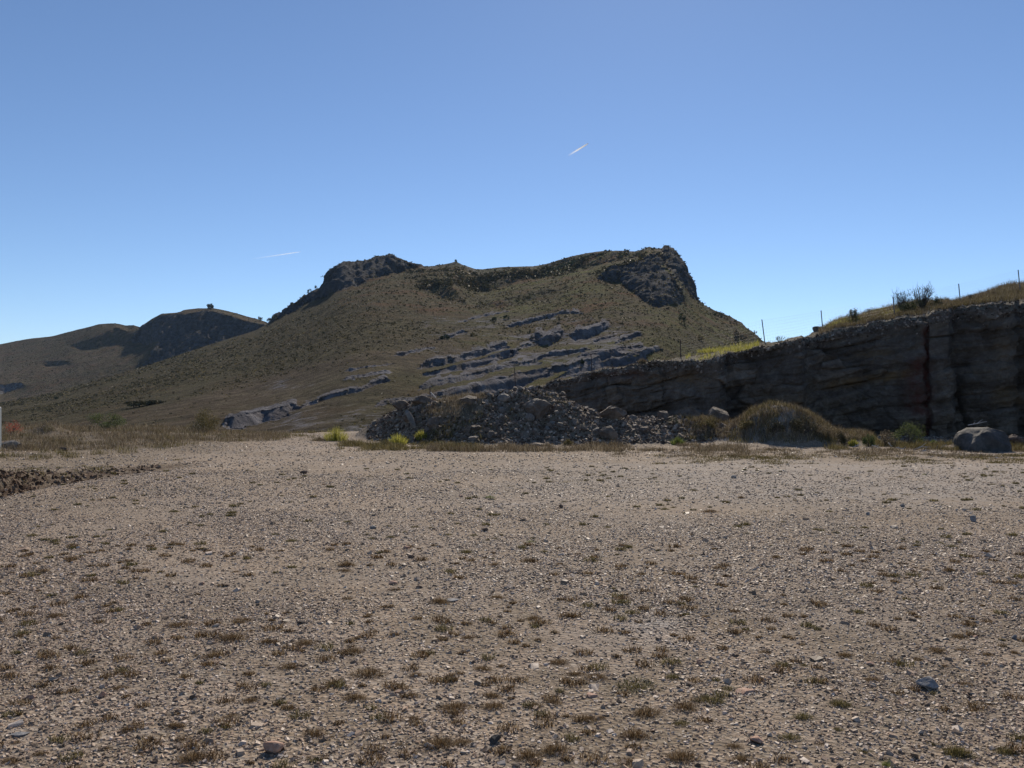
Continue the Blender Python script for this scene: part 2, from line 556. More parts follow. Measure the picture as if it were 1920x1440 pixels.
steep_main = [
    ([(500, 610), (525, 600), (545, 588), (580, 571), (625, 549), (690, 530), (745, 512), (785, 505), (800, 495), (760, 470), (700, 460), (630, 470), (590, 520), (540, 560), (505, 590)], 0.10),
    ([(1120, 519), (1145, 529), (1165, 533), (1180, 546), (1200, 562), (1235, 576), (1275, 573), (1280, 558), (1264, 520), (1244, 500), (1240, 474), (1200, 486), (1162, 498), (1135, 508)], 0.10),
    ([(1040, 497), (1090, 480), (1130, 474), (1190, 474), (1212, 468), (1205, 482), (1160, 492), (1120, 498), (1080, 506)], 0.31),
    ([(1240, 490), (1266, 520), (1284, 540), (1300, 562), (1325, 575), (1330, 560), (1300, 480), (1270, 455), (1245, 460)], 0.12),
    ([(1335, 590), (1365, 604), (1400, 628), (1425, 650), (1440, 640), (1400, 600), (1350, 575)], 0.35),
    ([(870, 527), (905, 548), (960, 532), (1010, 523), (1050, 506), (1100, 492), (1160, 482), (1100, 478), (1030, 494), (1000, 508), (940, 516)], 0.33),
    ([(780, 540), (830, 558), (880, 570), (860, 545), (830, 530), (790, 525)], 0.4),
    ([(790, 700), (830, 688), (905, 672), (965, 650), (975, 660), (930, 680), (860, 696), (800, 706)], 0.12),
    ([(815, 748), (880, 722), (960, 700), (1030, 686), (1040, 700), (980, 722), (900, 744), (830, 756)], 0.15),
    ([(1030, 712), (1075, 690), (1160, 672), (1215, 664), (1210, 678), (1140, 692), (1080, 706)], 0.16),
    ([(985, 640), (1010, 628), (1050, 616), (1058, 632), (1030, 650), (1000, 650)], 0.15),
    ([(1068, 628), (1100, 612), (1142, 600), (1146, 616), (1110, 634), (1080, 638)], 0.18),
    ([(880, 575), (940, 562), (1010, 545), (1060, 540), (1010, 560), (940, 578)], 0.45),
    ([(418, 806), (440, 793), (500, 782), (545, 772), (545, 780), (500, 794), (450, 806)], 0.10),
]
ledges_main = [
    ([(415, 803), (470, 790), (520, 780), (565, 766)], 17, 0.12),
    ([(560, 768), (620, 746), (680, 733), (735, 712)], 9, 0.15),
    ([(640, 718), (700, 706), (740, 700)], 6, 0.3),
    ([(733, 669), (770, 662), (820, 652)], 5, 0.2),
    ([(780, 692), (820, 685), (860, 678), (900, 668), (960, 650)], 13, 0.12),
    ([(815, 637), (850, 630), (880, 622)], 5, 0.3),
    ([(955, 668), (975, 655), (1005, 648)], 8, 0.25),
    ([(992, 640), (1020, 648), (1045, 640), (1060, 620)], 20, 0.10),
    ([(1070, 630), (1100, 634), (1125, 625), (1145, 610)], 17, 0.12),
    ([(1110, 640), (1145, 634), (1160, 625)], 6, 0.2),
    ([(1150, 646), (1180, 636), (1210, 628)], 9, 0.15),
    ([(700, 765), (760, 756), (820, 744), (870, 732), (930, 716), (985, 700)], 8, 0.25),
    ([(780, 735), (830, 722), (880, 712), (950, 690), (1020, 680)], 12, 0.2),
    ([(1020, 700), (1060, 694), (1100, 684), (1150, 672), (1215, 664)], 13, 0.16),
    ([(1080, 672), (1130, 664), (1175, 655), (1215, 650)], 9, 0.2),
    ([(1000, 672), (1060, 664), (1110, 654)], 6, 0.25),
    ([(1190, 668), (1220, 662), (1245, 655)], 10, 0.15),
    ([(640, 700), (700, 688), (745, 680)], 4, 0.3),
    ([(945, 618), (1000, 606), (1060, 590), (1100, 588)], 5, 0.3),
    ([(850, 608), (905, 596), (960, 586)], 4, 0.4),
]
def zones_main(PX, PY, rk, x, y, z):
    n = fbm(x * 0.02, y * 0.02, 3.3, 4)
    # grey-brown bare bench between the ledges, smoother grassy flank on the left
    line = np.interp(PX, [0, 330, 560, 800, 1000, 1180], [830, 757, 690, 640, 592, 560])
    above = sstep(6, -10, PY - line)
    olive = np.clip(0.75 * above * sstep(1150, 900, PX) + 0.5 * sstep(1120, 1250, PX), 0, 1)
    green = np.clip(sstep(760, 1000, PX) * 0.9 + 0.15, 0, 1) * np.clip(0.7 + n, 0, 1)
    olive = np.maximum(olive, 0.85 * sstep(540, 700, PX) * sstep(655, 690, PY - 0.12 * (900 - PX)))
    dark = sstep(700, 800, PX) * sstep(1240, 1120, PX) * sstep(600, 565, PY + 14 * n)
    olive = np.maximum(olive, 0.8 * dark)
    rust = np.clip(1.2 * dark + sstep(560, 640, PX) * sstep(600, 540, PY) * 1.0 + 0.25 + sstep(620, 600, PY) * sstep(1000, 1100, PX), 0, 1)
    # scattered bare rock showing through on the ledgy part
    zone = sstep(700, 860, PX) * sstep(1260, 1150, PX) * sstep(575, 610, PY) * sstep(740, 700, PY)
    streak = fbm(x * 0.05 + z * 0.12, y * 0.02, z * 0.35, 4, 0.6)
    rk = np.clip(np.maximum(rk * (0.9 + 0.4 * streak), zone * (0.36 + 1.0 * streak)), 0, 1)
    lo = sstep(420, 560, PX) * sstep(690, 720, PY) * (0.25 + 0.8 * streak)
    rk = np.clip(np.maximum(rk, lo), 0, 1)
    rk = np.clip(np.maximum(rk, 0.38 * sstep(10, 0, PY - np.interp(PX, [500, 1430], [0, 0])) ), 0, 1)
    crest = np.abs(PY - sil_main(PX)) < 7
    rk = np.where(crest & (PX > 760) & (PX < 1400), np.maximum(rk, 0.45), rk)
    return green, olive, np.clip(rust, 0, 1), rk
px_main = cols(-1000, -60, 1560, 2800, 1.6, 10.0)
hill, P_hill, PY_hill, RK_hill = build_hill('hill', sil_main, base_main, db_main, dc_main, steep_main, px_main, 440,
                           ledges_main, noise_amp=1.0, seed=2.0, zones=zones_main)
tag(hill, 'broad grassy limestone hill with two dark crags on its crest', kind='structure')

sil_far = curve([(-1600, 820), (-1000, 740), (-400, 690), (-150, 662), (0, 645), (50, 636), (100, 630), (150, 617), (185, 608), (215, 606), (235, 610), (250, 609), (262, 613),
                 (270, 608), (285, 598), (303, 588), (335, 586), (345, 581), (370, 578), (400, 578), (430, 584), (460, 592), (480, 597), (500, 604), (560, 640), (700, 700), (900, 780), (1200, 830)])
steep_far = [([(510, 612), (470, 605), (440, 596), (400, 585), (350, 588), (300, 592), (262, 618), (240, 640), (275, 648), (300, 640), (285, 660), (268, 690), (285, 700), (520, 640)], 0.10),
             ([(130, 650), (170, 655), (230, 642), (240, 620), (215, 614), (180, 632)], 0.4),
             ([(0, 740), (15, 738), (45, 726), (40, 718), (0, 722)], 0.2), ([(80, 685), (130, 686), (128, 680), (90, 676)], 0.3)]
def zones_far(PX, PY, rk, x, y, z):
    return 0.15 + 0 * rk, np.clip(0.9 * fbm(x * 0.008, y * 0.008, 5.0, 4), 0, 0.5), 0.6 + 0 * rk, rk * 0.75
px_far = cols(-1600, -60, 560, 1200, 2.0, 12.0)
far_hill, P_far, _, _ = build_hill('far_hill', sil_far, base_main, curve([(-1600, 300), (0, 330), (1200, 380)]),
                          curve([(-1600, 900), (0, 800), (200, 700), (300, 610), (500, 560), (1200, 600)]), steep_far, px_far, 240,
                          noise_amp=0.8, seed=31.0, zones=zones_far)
tag(far_hill, 'farther hills on the left with one dark shaded crag', kind='structure')

# ---------------------------------------------------------------- quarry bank on the right
T_top = curve([(700, 800), (850, 755), (940, 742), (985, 731), (1040, 717), (1100, 702), (1160, 691), (1200, 684), (1250, 678), (1290, 676), (1340, 674), (1400, 657), (1440, 650),
               (1500, 638), (1540, 627), (1580, 616), (1620, 609), (1660, 603), (1700, 597), (1725, 594), (1745, 590), (1775, 584), (1800, 577), (1840, 572), (1880, 570),
               (1905, 572), (1925, 566), (2000, 552), (2200, 520), (2600, 470), (3000, 440)])
T_sky = curve([(700, 790), (850, 752), (940, 741), (985, 730), (1040, 716), (1100, 700.5), (1160, 689.5), (1200, 682.5), (1250, 676), (1290, 668), (1340, 659), (1400, 648), (1440, 643),
               (1500, 634), (1540, 619), (1565, 607), (1590, 598), (1620, 590), (1650, 583), (1690, 573), (1740, 568), (1790, 567), (1820, 560), (1850, 549), (1870, 542), (1895, 535), (1925, 533),
               (2000, 520), (2200, 480), (2600, 430), (3000, 400)])
D_wall = curve([(700, 37), (850, 36), (985, 34.6), (1100, 33.2), (1180, 32.8), (1250, 32.2), (1310, 31.2), (1345, 30.3), (1356, 30.6), (1362, 31.4), (1420, 31.2), (1470, 30.6), (1502, 29.9), (1509, 31.9), (1530, 32.6),
                (1600, 32.4), (1680, 31.6), (1725, 31.0), (1731, 31.25), (1735, 31.2), (1740, 30.85), (1778, 30.7), (1784, 31.8), (1850, 31.0), (1890, 30.4), (1902, 30.2), (1908, 31.2), (1950, 30.6), (2200, 27.5), (2600, 24), (3000, 21)])
px_b = cols(700, 960, 1960, 3000, 1.5, 6.0)
_tt, _ts = T_top, T_sky
T_top = lambda x: _tt(x) + 2.5 * np.tanh(3 * perlin(np.asarray(x) * 0.03, 0.5, 3.0)) + 1.5 * perlin(np.asarray(x) * 0.11, 0.5, 9.0)
T_sky = lambda x: np.minimum(_ts(x) + 1.5 * perlin(np.asarray(x) * 0.05, 0.5, 13.0), T_top(x) - 0.8)
nf, nt, nb = 230, 70, 14
tt = np.linspace(0, 1, nf)[:, None]
PXb = np.broadcast_to(px_b, (nf, len(px_b)))
dw = D_wall(px_b)[None, :] + 0 * tt
ztop = CAMZ + (dw + 0.9) * (HY - T_top(px_b)[None, :]) / F
Zb = -0.35 + (ztop + 0.35) * tt
lean = 0.9 * tt ** 1.6
face = np.stack([(dw + lean) * (PXb - 960) / F, dw + lean, Zb], -1)
u = np.linspace(0, 1, nt + 1)[1:, None]
dtop = dw[:1] + 0.9
gap = np.maximum(T_top(px_b) - T_sky(px_b), 0.8)[None, :]
dsky = dtop + 1.6 + gap * 0.16
zt = CAMZ + dtop * (HY - T_top(px_b)[None, :]) / F
zs = CAMZ + dsky * (HY - T_sky(px_b)[None, :]) / F
dd = dtop + (dsky - dtop) * u
zz = zt + (zs - zt) * (u ** 0.85)
top = np.stack([dd * (px_b[None, :] - 960) / F, dd, zz], -1)
u2 = np.linspace(0, 1, nb + 1)[1:, None]
dd2 = dsky + 9 * u2
zz2 = zs * (1 - sstep(0.1, 1, u2)) - 3.0 * sstep(0.1, 1, u2) - 0.15 * u2
bk = np.stack([dd2 * (px_b[None, :] - 960) / F, dd2, zz2], -1)
Pb = np.concatenate([face, top, bk], 0)
x, y, z = Pb[..., 0], Pb[..., 1], Pb[..., 2]
PXe = np.broadcast_to(px_b, Pb.shape[:2])
PYe = HY - (z - CAMZ) * F / y
q = z - 0.20 * x + 0.35 * fbm(x * 0.25, y * 0.25, 1.0, 3)
fm = np.zeros(Pb.shape[:2]); fm[:nf] = 1.0
fm[:nf] *= 1 - sstep(0.93, 1.0, tt)
lay = perlin(q * 1.15, x * 0.05, 2.0) + 0.6 * perlin(q * 2.7, x * 0.12, 7.0)
lay = np.tanh(lay * 2.4)
vj = fbm(x * 0.45, y * 0.3, z * 0.10 + 4, 3)
blocks = np.tanh(3 * perlin(x * 0.55, y * 0.5, q * 0.6))
rough = fbm(x * 1.3, y * 1.3, z * 1.6, 5, 0.6, ridged=True)
# smooth dressed slab in the block between the clefts, rough elsewhere
slab = sstep(1735, 1742, PXe) * sstep(1785, 1778, PXe) * sstep(675, 668, PYe)
chip = fbm(x * 3.1, y * 2.0, q * 4.0, 4, 0.62)
def joints(sq, sx, so, dx_):
    wq = q * sq + 0.5 * perlin(x * 0.3, y * 0.3, q * 0.8 + so)
    row = np.floor(wq)
    off = np.modf(np.abs(np.sin(row * 12.9898 + so) * 43758.5))[0]
    wx_ = x * sx * (0.7 + 0.6 * off) + off * 9 + 0.35 * perlin(x * 0.8, 0, q * 1.2 + so) + dx_ * q
    col_ = np.floor(wx_)
    v = np.modf(np.abs(np.sin(row * 78.233 + col_ * 37.719 + so) * 24634.6345))[0]
    er = np.minimum(wq - row, row + 1 - wq) / sq; ec = np.minimum(wx_ - col_, col_ + 1 - wx_) / sx
    groove = np.exp(-(er / 0.05) ** 2) * 0.8 + np.exp(-(ec / 0.045) ** 2) * 0.6
    return v - 0.5, groove
j1, g1 = joints(1.1, 0.55, 1.0, 0.25)
j2, g2 = joints(2.6, 1.3, 5.0, -0.2)
frac = np.clip(0.6 + 0.9 * fbm(x * 0.35, y * 0.3, z * 0.35, 3), 0.1, 1)
disp = fm * (1 - 0.85 * slab) * (0.12 * lay + 0.30 * vj + 0.10 * blocks + 0.24 * rough + 0.12 * chip + frac * (0.62 * j1 + 0.32 * j2 - 0.20 * g1 - 0.10 * g2))
disp = disp + fm * (-0.35) * slab * 0
crk = np.exp(-((PYe - np.interp(PXe, [1735, 1785], [635, 629])) / 1.3) ** 2) * sstep(1735, 1741, PXe) * sstep(1788, 1782, PXe)
disp = disp - 0.22 * crk * fm
cx = np.interp(PYe, [700, 760, 800], [1793, 1800, 1815])
disp = disp - 0.9 * fm * np.exp(-((PXe - cx) / 5.0) ** 2) * sstep(700, 715, PYe)
Pb[..., 1] -= disp
Pb[..., 2] += (1 - fm) * 0.22 * fbm(x * 0.9, y * 0.9, 5.0, 5, 0.6) * np.concatenate([np.zeros(nf), np.linspace(0, 1, nt) ** 0.5, np.ones(nb)])[:, None]
brk = np.zeros(Pb.shape[:2]); brk[nf - 14:nf + 16] = 1
Pb[..., 2] += brk * 0.10 * fbm(x * 2.3, y * 2.3, 1.0, 4, 0.6) * np.minimum(1, 1.0)
ochre = sstep(12, 4, np.abs(PYe - np.interp(PXe, [1540, 1700, 1760], [726, 700, 690]))) * sstep(1530, 1560, PXe) * sstep(1720, 1690, PXe)
ochre = np.maximum(ochre, 0.8 * sstep(9, 3, np.abs(PYe - 668 + 0.12 * (PXe - 1600))) * sstep(1595, 1620, PXe) * sstep(1680, 1650, PXe))
ochre = np.maximum(ochre, 0.7 * sstep(1840, 1880, PXe) * sstep(715, 735, PYe) * sstep(775, 750, PYe))
ochre = np.maximum(ochre, 0.6 * np.exp(-((PXe - 1270) / 70) ** 2) * np.exp(-((PYe - 712 ) / 14) ** 2))
ochre = np.maximum(ochre, 0.5 * sstep(740, 760, PYe) * sstep(1420, 1460, PXe) * sstep(1505, 1500, PXe))
ochre = np.maximum(ochre, 0.6 * np.exp(-((PXe - 1885) / 30) ** 2) * np.exp(-((PYe - 650 ) / 25) ** 2))
red = np.exp(-((PXe - 1718) / 22) ** 2) * sstep(655, 690, PYe) * sstep(800, 760, PYe)
red = np.maximum(red, np.exp(-((PXe - 1731) / 7) ** 2) * sstep(600, 620, PYe))
red = np.maximum(red, 0.5 * np.exp(-((PXe - 1160) / 60) ** 2) * np.exp(-((PYe - 702) / 9) ** 2))
soil = np.zeros(Pb.shape[:2]); soil[nf:] = 1.0
soil[:nf] = sstep(0.90, 1.0, tt) * 0.6
bank = mesh('rock_bank', Pb.reshape(-1, 3), grid_faces(*Pb.shape[:2]), M_bank, smooth=True,
            attrs={'blockv': np.clip(0.5 + 0.6 * j1 + 0.4 * j2, 0, 1), 'strata': q, 'ochre': ochre, 'red': red, 'soil': soil})
tag(bank, 'dark shaded quarry face of tilted rock layers on the right', kind='structure')

# ---------------------------------------------------------------- mounds: rubble heap and grassy hump, left berm
def yard_edge(X):            # depth where the levelled yard ends
    px = 960 + X * F / 32.0
    return np.interp(px, [-600, 0, 300, 560, 700, 2600], [27, 30.5, 32, 33.5, 36, 36])

def yard_z(X, Y):
    px = 960 + X / Y * F
    z = 0.05 * fbm(X * 0.12, Y * 0.12, 1.5, 3) + 0.018 * fbm(X * 0.9, Y * 0.9, 4.0, 4) + 0.006 * fbm(X * 5, Y * 5, 2.0, 3)
    z *= np.clip((Y - 1.0) / 4, 0.25, 1)
    # left berm: a low ragged lip of dug soil, shaded on our side
    yb = np.interp(px, [-900, -200, 0, 90, 180, 260, 330, 400], [8.8, 11.3, 13.1, 14.5, 15.7, 16.8, 17.8, 18.8])
    t = (Y - yb)
    hb = np.interp(px, [-900, 0, 120, 250, 380, 430], [0.30, 0.27, 0.11, 0.04, 0.02, 0.0]) * (1 + 0.5 * fbm(X * 1.4, Y * 1.4, 9.0, 4))
    z = z + hb * np.clip((t + 0.2) / 0.3, 0, 1) * (1 - 0.65 * sstep(0.2, 3.5, t)) - 0.3 * hb * np.exp(-((t + 0.42) / 0.3) ** 2)
    # grassy bank at the left rear
    z = z + 0.28 * sstep(520, 250, px) * sstep(22, 28, Y) * (1 + 0.6 * fbm(X * 0.4, Y * 0.4, 2, 3))
    z = z + 0.30 * np.exp(-((px - 95) / 30) ** 2 - ((Y - 27) / 1.2) ** 2)
    e = yard_edge(X)
    z = z - sstep(0.0, 7.0, Y - e) * 2.6 - np.clip(Y - e - 5, 0, 30) * 0.05
    # pale ramp in front of the hump
    z = z + 0.28 * np.exp(-((px - 1425) / 70) ** 2 - ((Y - 26.3) / 1.6) ** 2)
    return z

mound_top = curve([(640, 842), (680, 806), (700, 795), (740, 770), (770, 756), (790, 752), (820, 752), (850, 750), (880, 746), (905, 741), (960, 734), (1005, 731), (1040, 739), (1070, 754), (1100, 771),
                   (1130, 780), (1180, 785), (1230, 786), (1285, 784), (1320, 788), (1345, 793), (1380, 800), (1420, 812), (1460, 842)])
def mound_h(X, Y):
    """height of the rubble heap above the yard"""
    px = 960 + X / Y * F
    dfoot = np.interp(px, [640, 760, 900, 1000, 1100, 1300, 1450], [29.0, 26.3, 25.2, 25.0, 25.2, 25.6, 26.5]) + 0.7 * fbm(X * 0.45, 0 * X, 3.3, 3)
    dcr = dfoot + np.interp(px, [640, 760, 1000, 1100, 1300, 1450], [1.6, 2.6, 3.6, 2.6, 2.3, 1.6])
    hc = CAMZ + dcr * (HY - mound_top(px)) / F
    hc = np.maximum(hc, 0)
    up = sstep(0, 1, (Y - dfoot) / (dcr - dfoot)) ** 0.85
    dn = 1 - sstep(0.15, 1, (Y - dcr) / 4.5)
    h = hc * up * dn
    return h * (1 + 0.16 * fbm(X * 0.8, Y * 0.8, 3.0, 4)) + 0.10 * np.minimum(h, 1) * fbm(X * 2.4, Y * 2.4, 6.0, 3)
hump_top = curve([(1330, 842), (1360, 806), (1385, 798), (1405, 786), (1425, 779), (1445, 775), (1465, 774), (1490, 774), (1508, 776), (1525, 784), (1545, 798), (1560, 808), (1580, 811), (1610, 815), (1640, 824), (1690, 842)])
def hump_h(X, Y):
    px = 960 + X / Y * F
    df = np.interp(px, [1340, 1480, 1690], [26.0, 24.4, 24.9])
    dc = df + 1.7
    hc = np.maximum(CAMZ + dc * (HY - hump_top(px)) / F, 0)
    h = hc * sstep(0, 1, (Y - df) / (dc - df)) ** 0.6 * (1 - sstep(0.1, 1, (Y - dc) / 3.0))
    return h * (1 + 0.22 * fbm(X * 0.9, Y * 0.9, 8.0, 4)) + 0.12 * np.minimum(h, 1) * fbm(X * 3.0, Y * 3.0, 1.0, 3)
def land_z(X, Y):
    return yard_z(X, Y) + np.maximum(mound_h(X, Y), hump_h(X, Y))

# the levelled yard in one sheet (rows follow depth, finer near by)
ny, nx = 620, 900
Yg = np.concatenate([np.linspace(-3, 1.9, 14), np.geomspace(2.0, 21.0, 330), np.linspace(21.1, 34, 260)[:-1], np.geomspace(34, 46, 24)])
pc = np.concatenate([np.linspace(-3200, -320, 60)[:-1], np.linspace(-320, 2240, 820), np.linspace(2240, 5200, 50)[1:]])
YY, PC = np.meshgrid(Yg, pc, indexing='ij')
XX = np.maximum(YY, 5.0) * (PC - 960) / F
XX = np.where(YY < 5, (5.0) * (PC - 960) / F * (1 + 0 * YY), XX)
ZZ = yard_z(XX, np.maximum(YY, 1.0))
pxx = 960 + XX / np.maximum(YY, 1) * F
mh, hh2 = mound_h(XX, np.maximum(YY, 1.0)), hump_h(XX, np.maximum(YY, 1.0))
ZZ = ZZ + np.maximum(mh, hh2)
edge = np.minimum.reduce([sstep(0, 3, YY + 3), sstep(-3200, -2900, PC), sstep(5200, 4900, PC)])
ZZ = ZZ - 0.5 * (1 - edge)
pyy = HY - (ZZ - CAMZ) * F / np.maximum(YY, 1)
nz = fbm(XX * 0.3, YY * 0.3, 3.0, 4)
soil = sstep(530, 330, pxx) * sstep(20.5, 24, YY + 2 * nz)
soil = np.maximum(soil, 0.8 * sstep(0.05, 0.3, hh2))
soil = np.maximum(soil, 1.0 * sstep(0.03, 0.2, mh))
soil = np.maximum(soil, 0.45 * np.exp(-((YY - 20.6 - 1.0 * nz) / 1.1) ** 2) * sstep(1180, 1300, pxx))
soil = np.maximum(soil, 0.5 * sstep(23.0, 24.5, YY + nz) * sstep(620, 760, pxx))
soil = np.maximum(soil, 0.35 * sstep(0.15, 0.4, nz))
near_n = fbm(XX * 1.1, YY * 1.6, 21.0, 4)
soil = np.maximum(soil, 0.6 * sstep(0.0, 0.35, near_n + 0.12) * sstep(8.5, 5.5, YY))
yb = np.interp(pxx, [-900, -200, 0, 90, 180, 260, 330, 400], [8.8, 11.3, 13.1, 14.5, 15.7, 16.8, 17.8, 18.8])
lip_soil_shade = np.exp(-((YY - yb) / 0.7) ** 2) * sstep(420, 300, pxx)  # dug soil of the lip, and the shade painted on it
soil = np.maximum(soil, lip_soil_shade)
soil = np.maximum(soil, 0.75 * sstep(0.2, 1.2, YY - yb + nz) * sstep(430, 200, pxx) * sstep(46, 40, YY))
pale = np.exp(-((pxx - 1425) / 75) ** 2 - ((YY - 25.9) / 1.0) ** 2) + 0.7 * np.exp(-((pxx - 1230) / 60) ** 2 - ((YY - 5.6) / 0.35) ** 2) \
     + np.exp(-((pxx - 1775) / 40) ** 2 - ((YY - 21.6) / 0.35) ** 2) + 0.8 * np.exp(-((pxx - 960) / 60) ** 2 - ((YY - 11.75) / 0.12) ** 2) + 0.6 * np.exp(-((pxx - 1540) / 14) ** 2 - ((YY - 7.4) / 0.12) ** 2)
pale = np.maximum(pale, 0.45 * sstep(700, 1400, pxx) * sstep(10.5, 13, YY + nz) * sstep(20, 18.3, YY + nz))
yard = mesh('gravel_ground', np.stack([XX, YY, ZZ], -1), grid_faces(*YY.shape), M_gravel, smooth=True,
            attrs={'soil': soil, 'red': lip_soil_shade, 'pale': pale})
tag(yard, 'stony levelled ground with the rubble heap and a grassy hump at its rear', kind='structure')

# wide ground below and beyond, out to the horizon
ax = np.concatenate([-np.geomspace(40000, 60, 40), np.linspace(-55, 55, 45), np.geomspace(60, 40000, 40)])
ay = np.concatenate([-np.geomspace(40000, 60, 30), np.linspace(-55, 120, 70), np.geomspace(130, 40000, 40)])
AX, AY = np.meshgrid(ax, ay)
gz = -0.55 - 0.05 * 0 - sstep(24, 70, AY) * 5.0 - sstep(70, 400, AY) * 18 + 0.0
gz = gz - sstep(60, 900, np.hypot(AX, AY)) * 12
gz = gz + 6 * fbm(AX * 0.002, AY * 0.002, 1.0, 3) * sstep(100, 800, np.hypot(AX, AY))
gr = mesh('ground', np.stack([AX, AY, gz], -1), grid_faces(*AX.shape), M_hill, smooth=True,
          attrs={'rock': 0 * gz, 'green': 0.2 + 0 * gz, 'olive': 0.5 + 0 * gz, 'rust': 0.2 + 0 * gz})
tag(gr, 'dry land round the yard reaching to the horizon', kind='structure')
#==OBJECTS
# ---------------------------------------------------------------- look-ups on the built land
def hill_point(px, py, P=P_hill, pxs=px_main):
    j = int(np.argmin(np.abs(pxs - px)))
    col = P[:440, j] if P is P_hill else P[:240, j]
    pyc = HY - (col[:, 2] - CAMZ) * F / col[:, 1]
    i = int(np.argmin(np.abs(pyc - py)))
    return col[i]
def bank_point(px, py, rows=(nf, nf + nt)):
    j = int(np.argmin(np.abs(px_b - px)))
    col = Pb[rows[0]:rows[1], j]
    pyc = HY - (col[:, 2] - CAMZ) * F / col[:, 1]
    i = int(np.argmin(np.abs(pyc - py)))
    return col[i]

# ---------------------------------------------------------------- small builders
def rotmats(n, r, tilt=math.pi):
    yaw = r.uniform(0, 2 * math.pi, n); a = r.uniform(-tilt, tilt, n); b = r.uniform(-tilt, tilt, n)
    cz, sz, cx_, sx_, cy, sy = np.cos(yaw), np.sin(yaw), np.cos(a), np.sin(a), np.cos(b), np.sin(b)
    Rz = np.zeros((n, 3, 3)); Rz[:, 0, 0] = cz; Rz[:, 0, 1] = -sz; Rz[:, 1, 0] = sz; Rz[:, 1, 1] = cz; Rz[:, 2, 2] = 1
    Rx = np.zeros((n, 3, 3)); Rx[:, 0, 0] = 1; Rx[:, 1, 1] = cx_; Rx[:, 1, 2] = -sx_; Rx[:, 2, 1] = sx_; Rx[:, 2, 2] = cx_
    Ry = np.zeros((n, 3, 3)); Ry[:, 1, 1] = 1; Ry[:, 0, 0] = cy; Ry[:, 0, 2] = sy; Ry[:, 2, 0] = -sy; Ry[:, 2, 2] = cy
    return Rz @ Rx @ Ry

CUBE_V = np.array([(-1, -1, -1), (1, -1, -1), (1, 1, -1), (-1, 1, -1), (-1, -1, 1), (1, -1, 1), (1, 1, 1), (-1, 1, 1)], float)
CUBE_F = np.array([(0, 3, 2, 1), (4, 5, 6, 7), (0, 1, 5, 4), (1, 2, 6, 5), (2, 3, 7, 6), (3, 0, 4, 7)])

def chips(loc, size, r, flat=0.5, tilt=0.35):
    """angular stone chips: jittered, tapered blocks"""
    n = len(loc)
    V = CUBE_V[None] * np.ones((n, 1, 1))
    V = V + r.uniform(-0.42, 0.42, V.shape)
    V[:, 4:, :2] *= r.uniform(0.45, 0.95, (n, 1, 2))
    sc = np.stack([r.uniform(0.6, 1.35, n), r.uniform(0.5, 1.1, n), r.uniform(flat * 0.5, flat * 1.3, n)], 1) * (size / 2)[:, None]
    V = V * sc[:, None, :]
    V = np.einsum('nij,nkj->nki', rotmats(n, r, tilt), V) + loc[:, None, :]
    Fc = (CUBE_F[None] + 8 * np.arange(n)[:, None, None]).reshape(-1, 4)
    return V.reshape(-1, 3), Fc

def ico(sub):
    t = (1 + 5 ** 0.5) / 2
    v = [(-1, t, 0), (1, t, 0), (-1, -t, 0), (1, -t, 0), (0, -1, t), (0, 1, t), (0, -1, -t), (0, 1, -t), (t, 0, -1), (t, 0, 1), (-t, 0, -1), (-t, 0, 1)]
    f = [(0, 11, 5), (0, 5, 1), (0, 1, 7), (0, 7, 10), (0, 10, 11), (1, 5, 9), (5, 11, 4), (11, 10, 2), (10, 7, 6), (7, 1, 8),
         (3, 9, 4), (3, 4, 2), (3, 2, 6), (3, 6, 8), (3, 8, 9), (4, 9, 5), (2, 4, 11), (6, 2, 10), (8, 6, 7), (9, 8, 1)]
    v = [np.array(p) / np.linalg.norm(p) for p in v]
    for _ in range(sub):
        c, nf_ = {}, []
        def mid(a, b):
            k = (min(a, b), max(a, b))
            if k not in c:
                m = v[a] + v[b]; v.append(m / np.linalg.norm(m)); c[k] = len(v) - 1
            return c[k]
        for a, b, d in f:
            x_, y_, z_ = mid(a, b), mid(b, d), mid(d, a)
            nf_ += [(a, x_, z_), (b, y_, x_), (d, z_, y_), (x_, y_, z_)]
        f = nf_
    return np.array(v), np.array(f)
ICO = {k: ico(k) for k in (1, 2, 3, 4)}

def rock_shape(seed, sub=2, cuts=9, rough=0.12, round_=0.0):
    """a boulder: sphere cut by random planes, then weathered"""
    r = np.random.default_rng(seed)
    V, Fc = ICO[sub]
    V = V.copy()
    for _ in range(cuts):
        n = r.normal(size=3); n /= np.linalg.norm(n)
        h = r.uniform(0.45, 0.85) + round_ * 0.2
        d = V @ n
        m = d > h
        V[m] -= n * (d[m] - h)[:, None] * (1 - round_ * 0.5)
    nn = fbm(V[:, 0] * 1.6 + seed, V[:, 1] * 1.6, V[:, 2] * 1.6, 4, 0.6)
    V = V * (1 + rough * nn)[:, None]
    return V, Fc

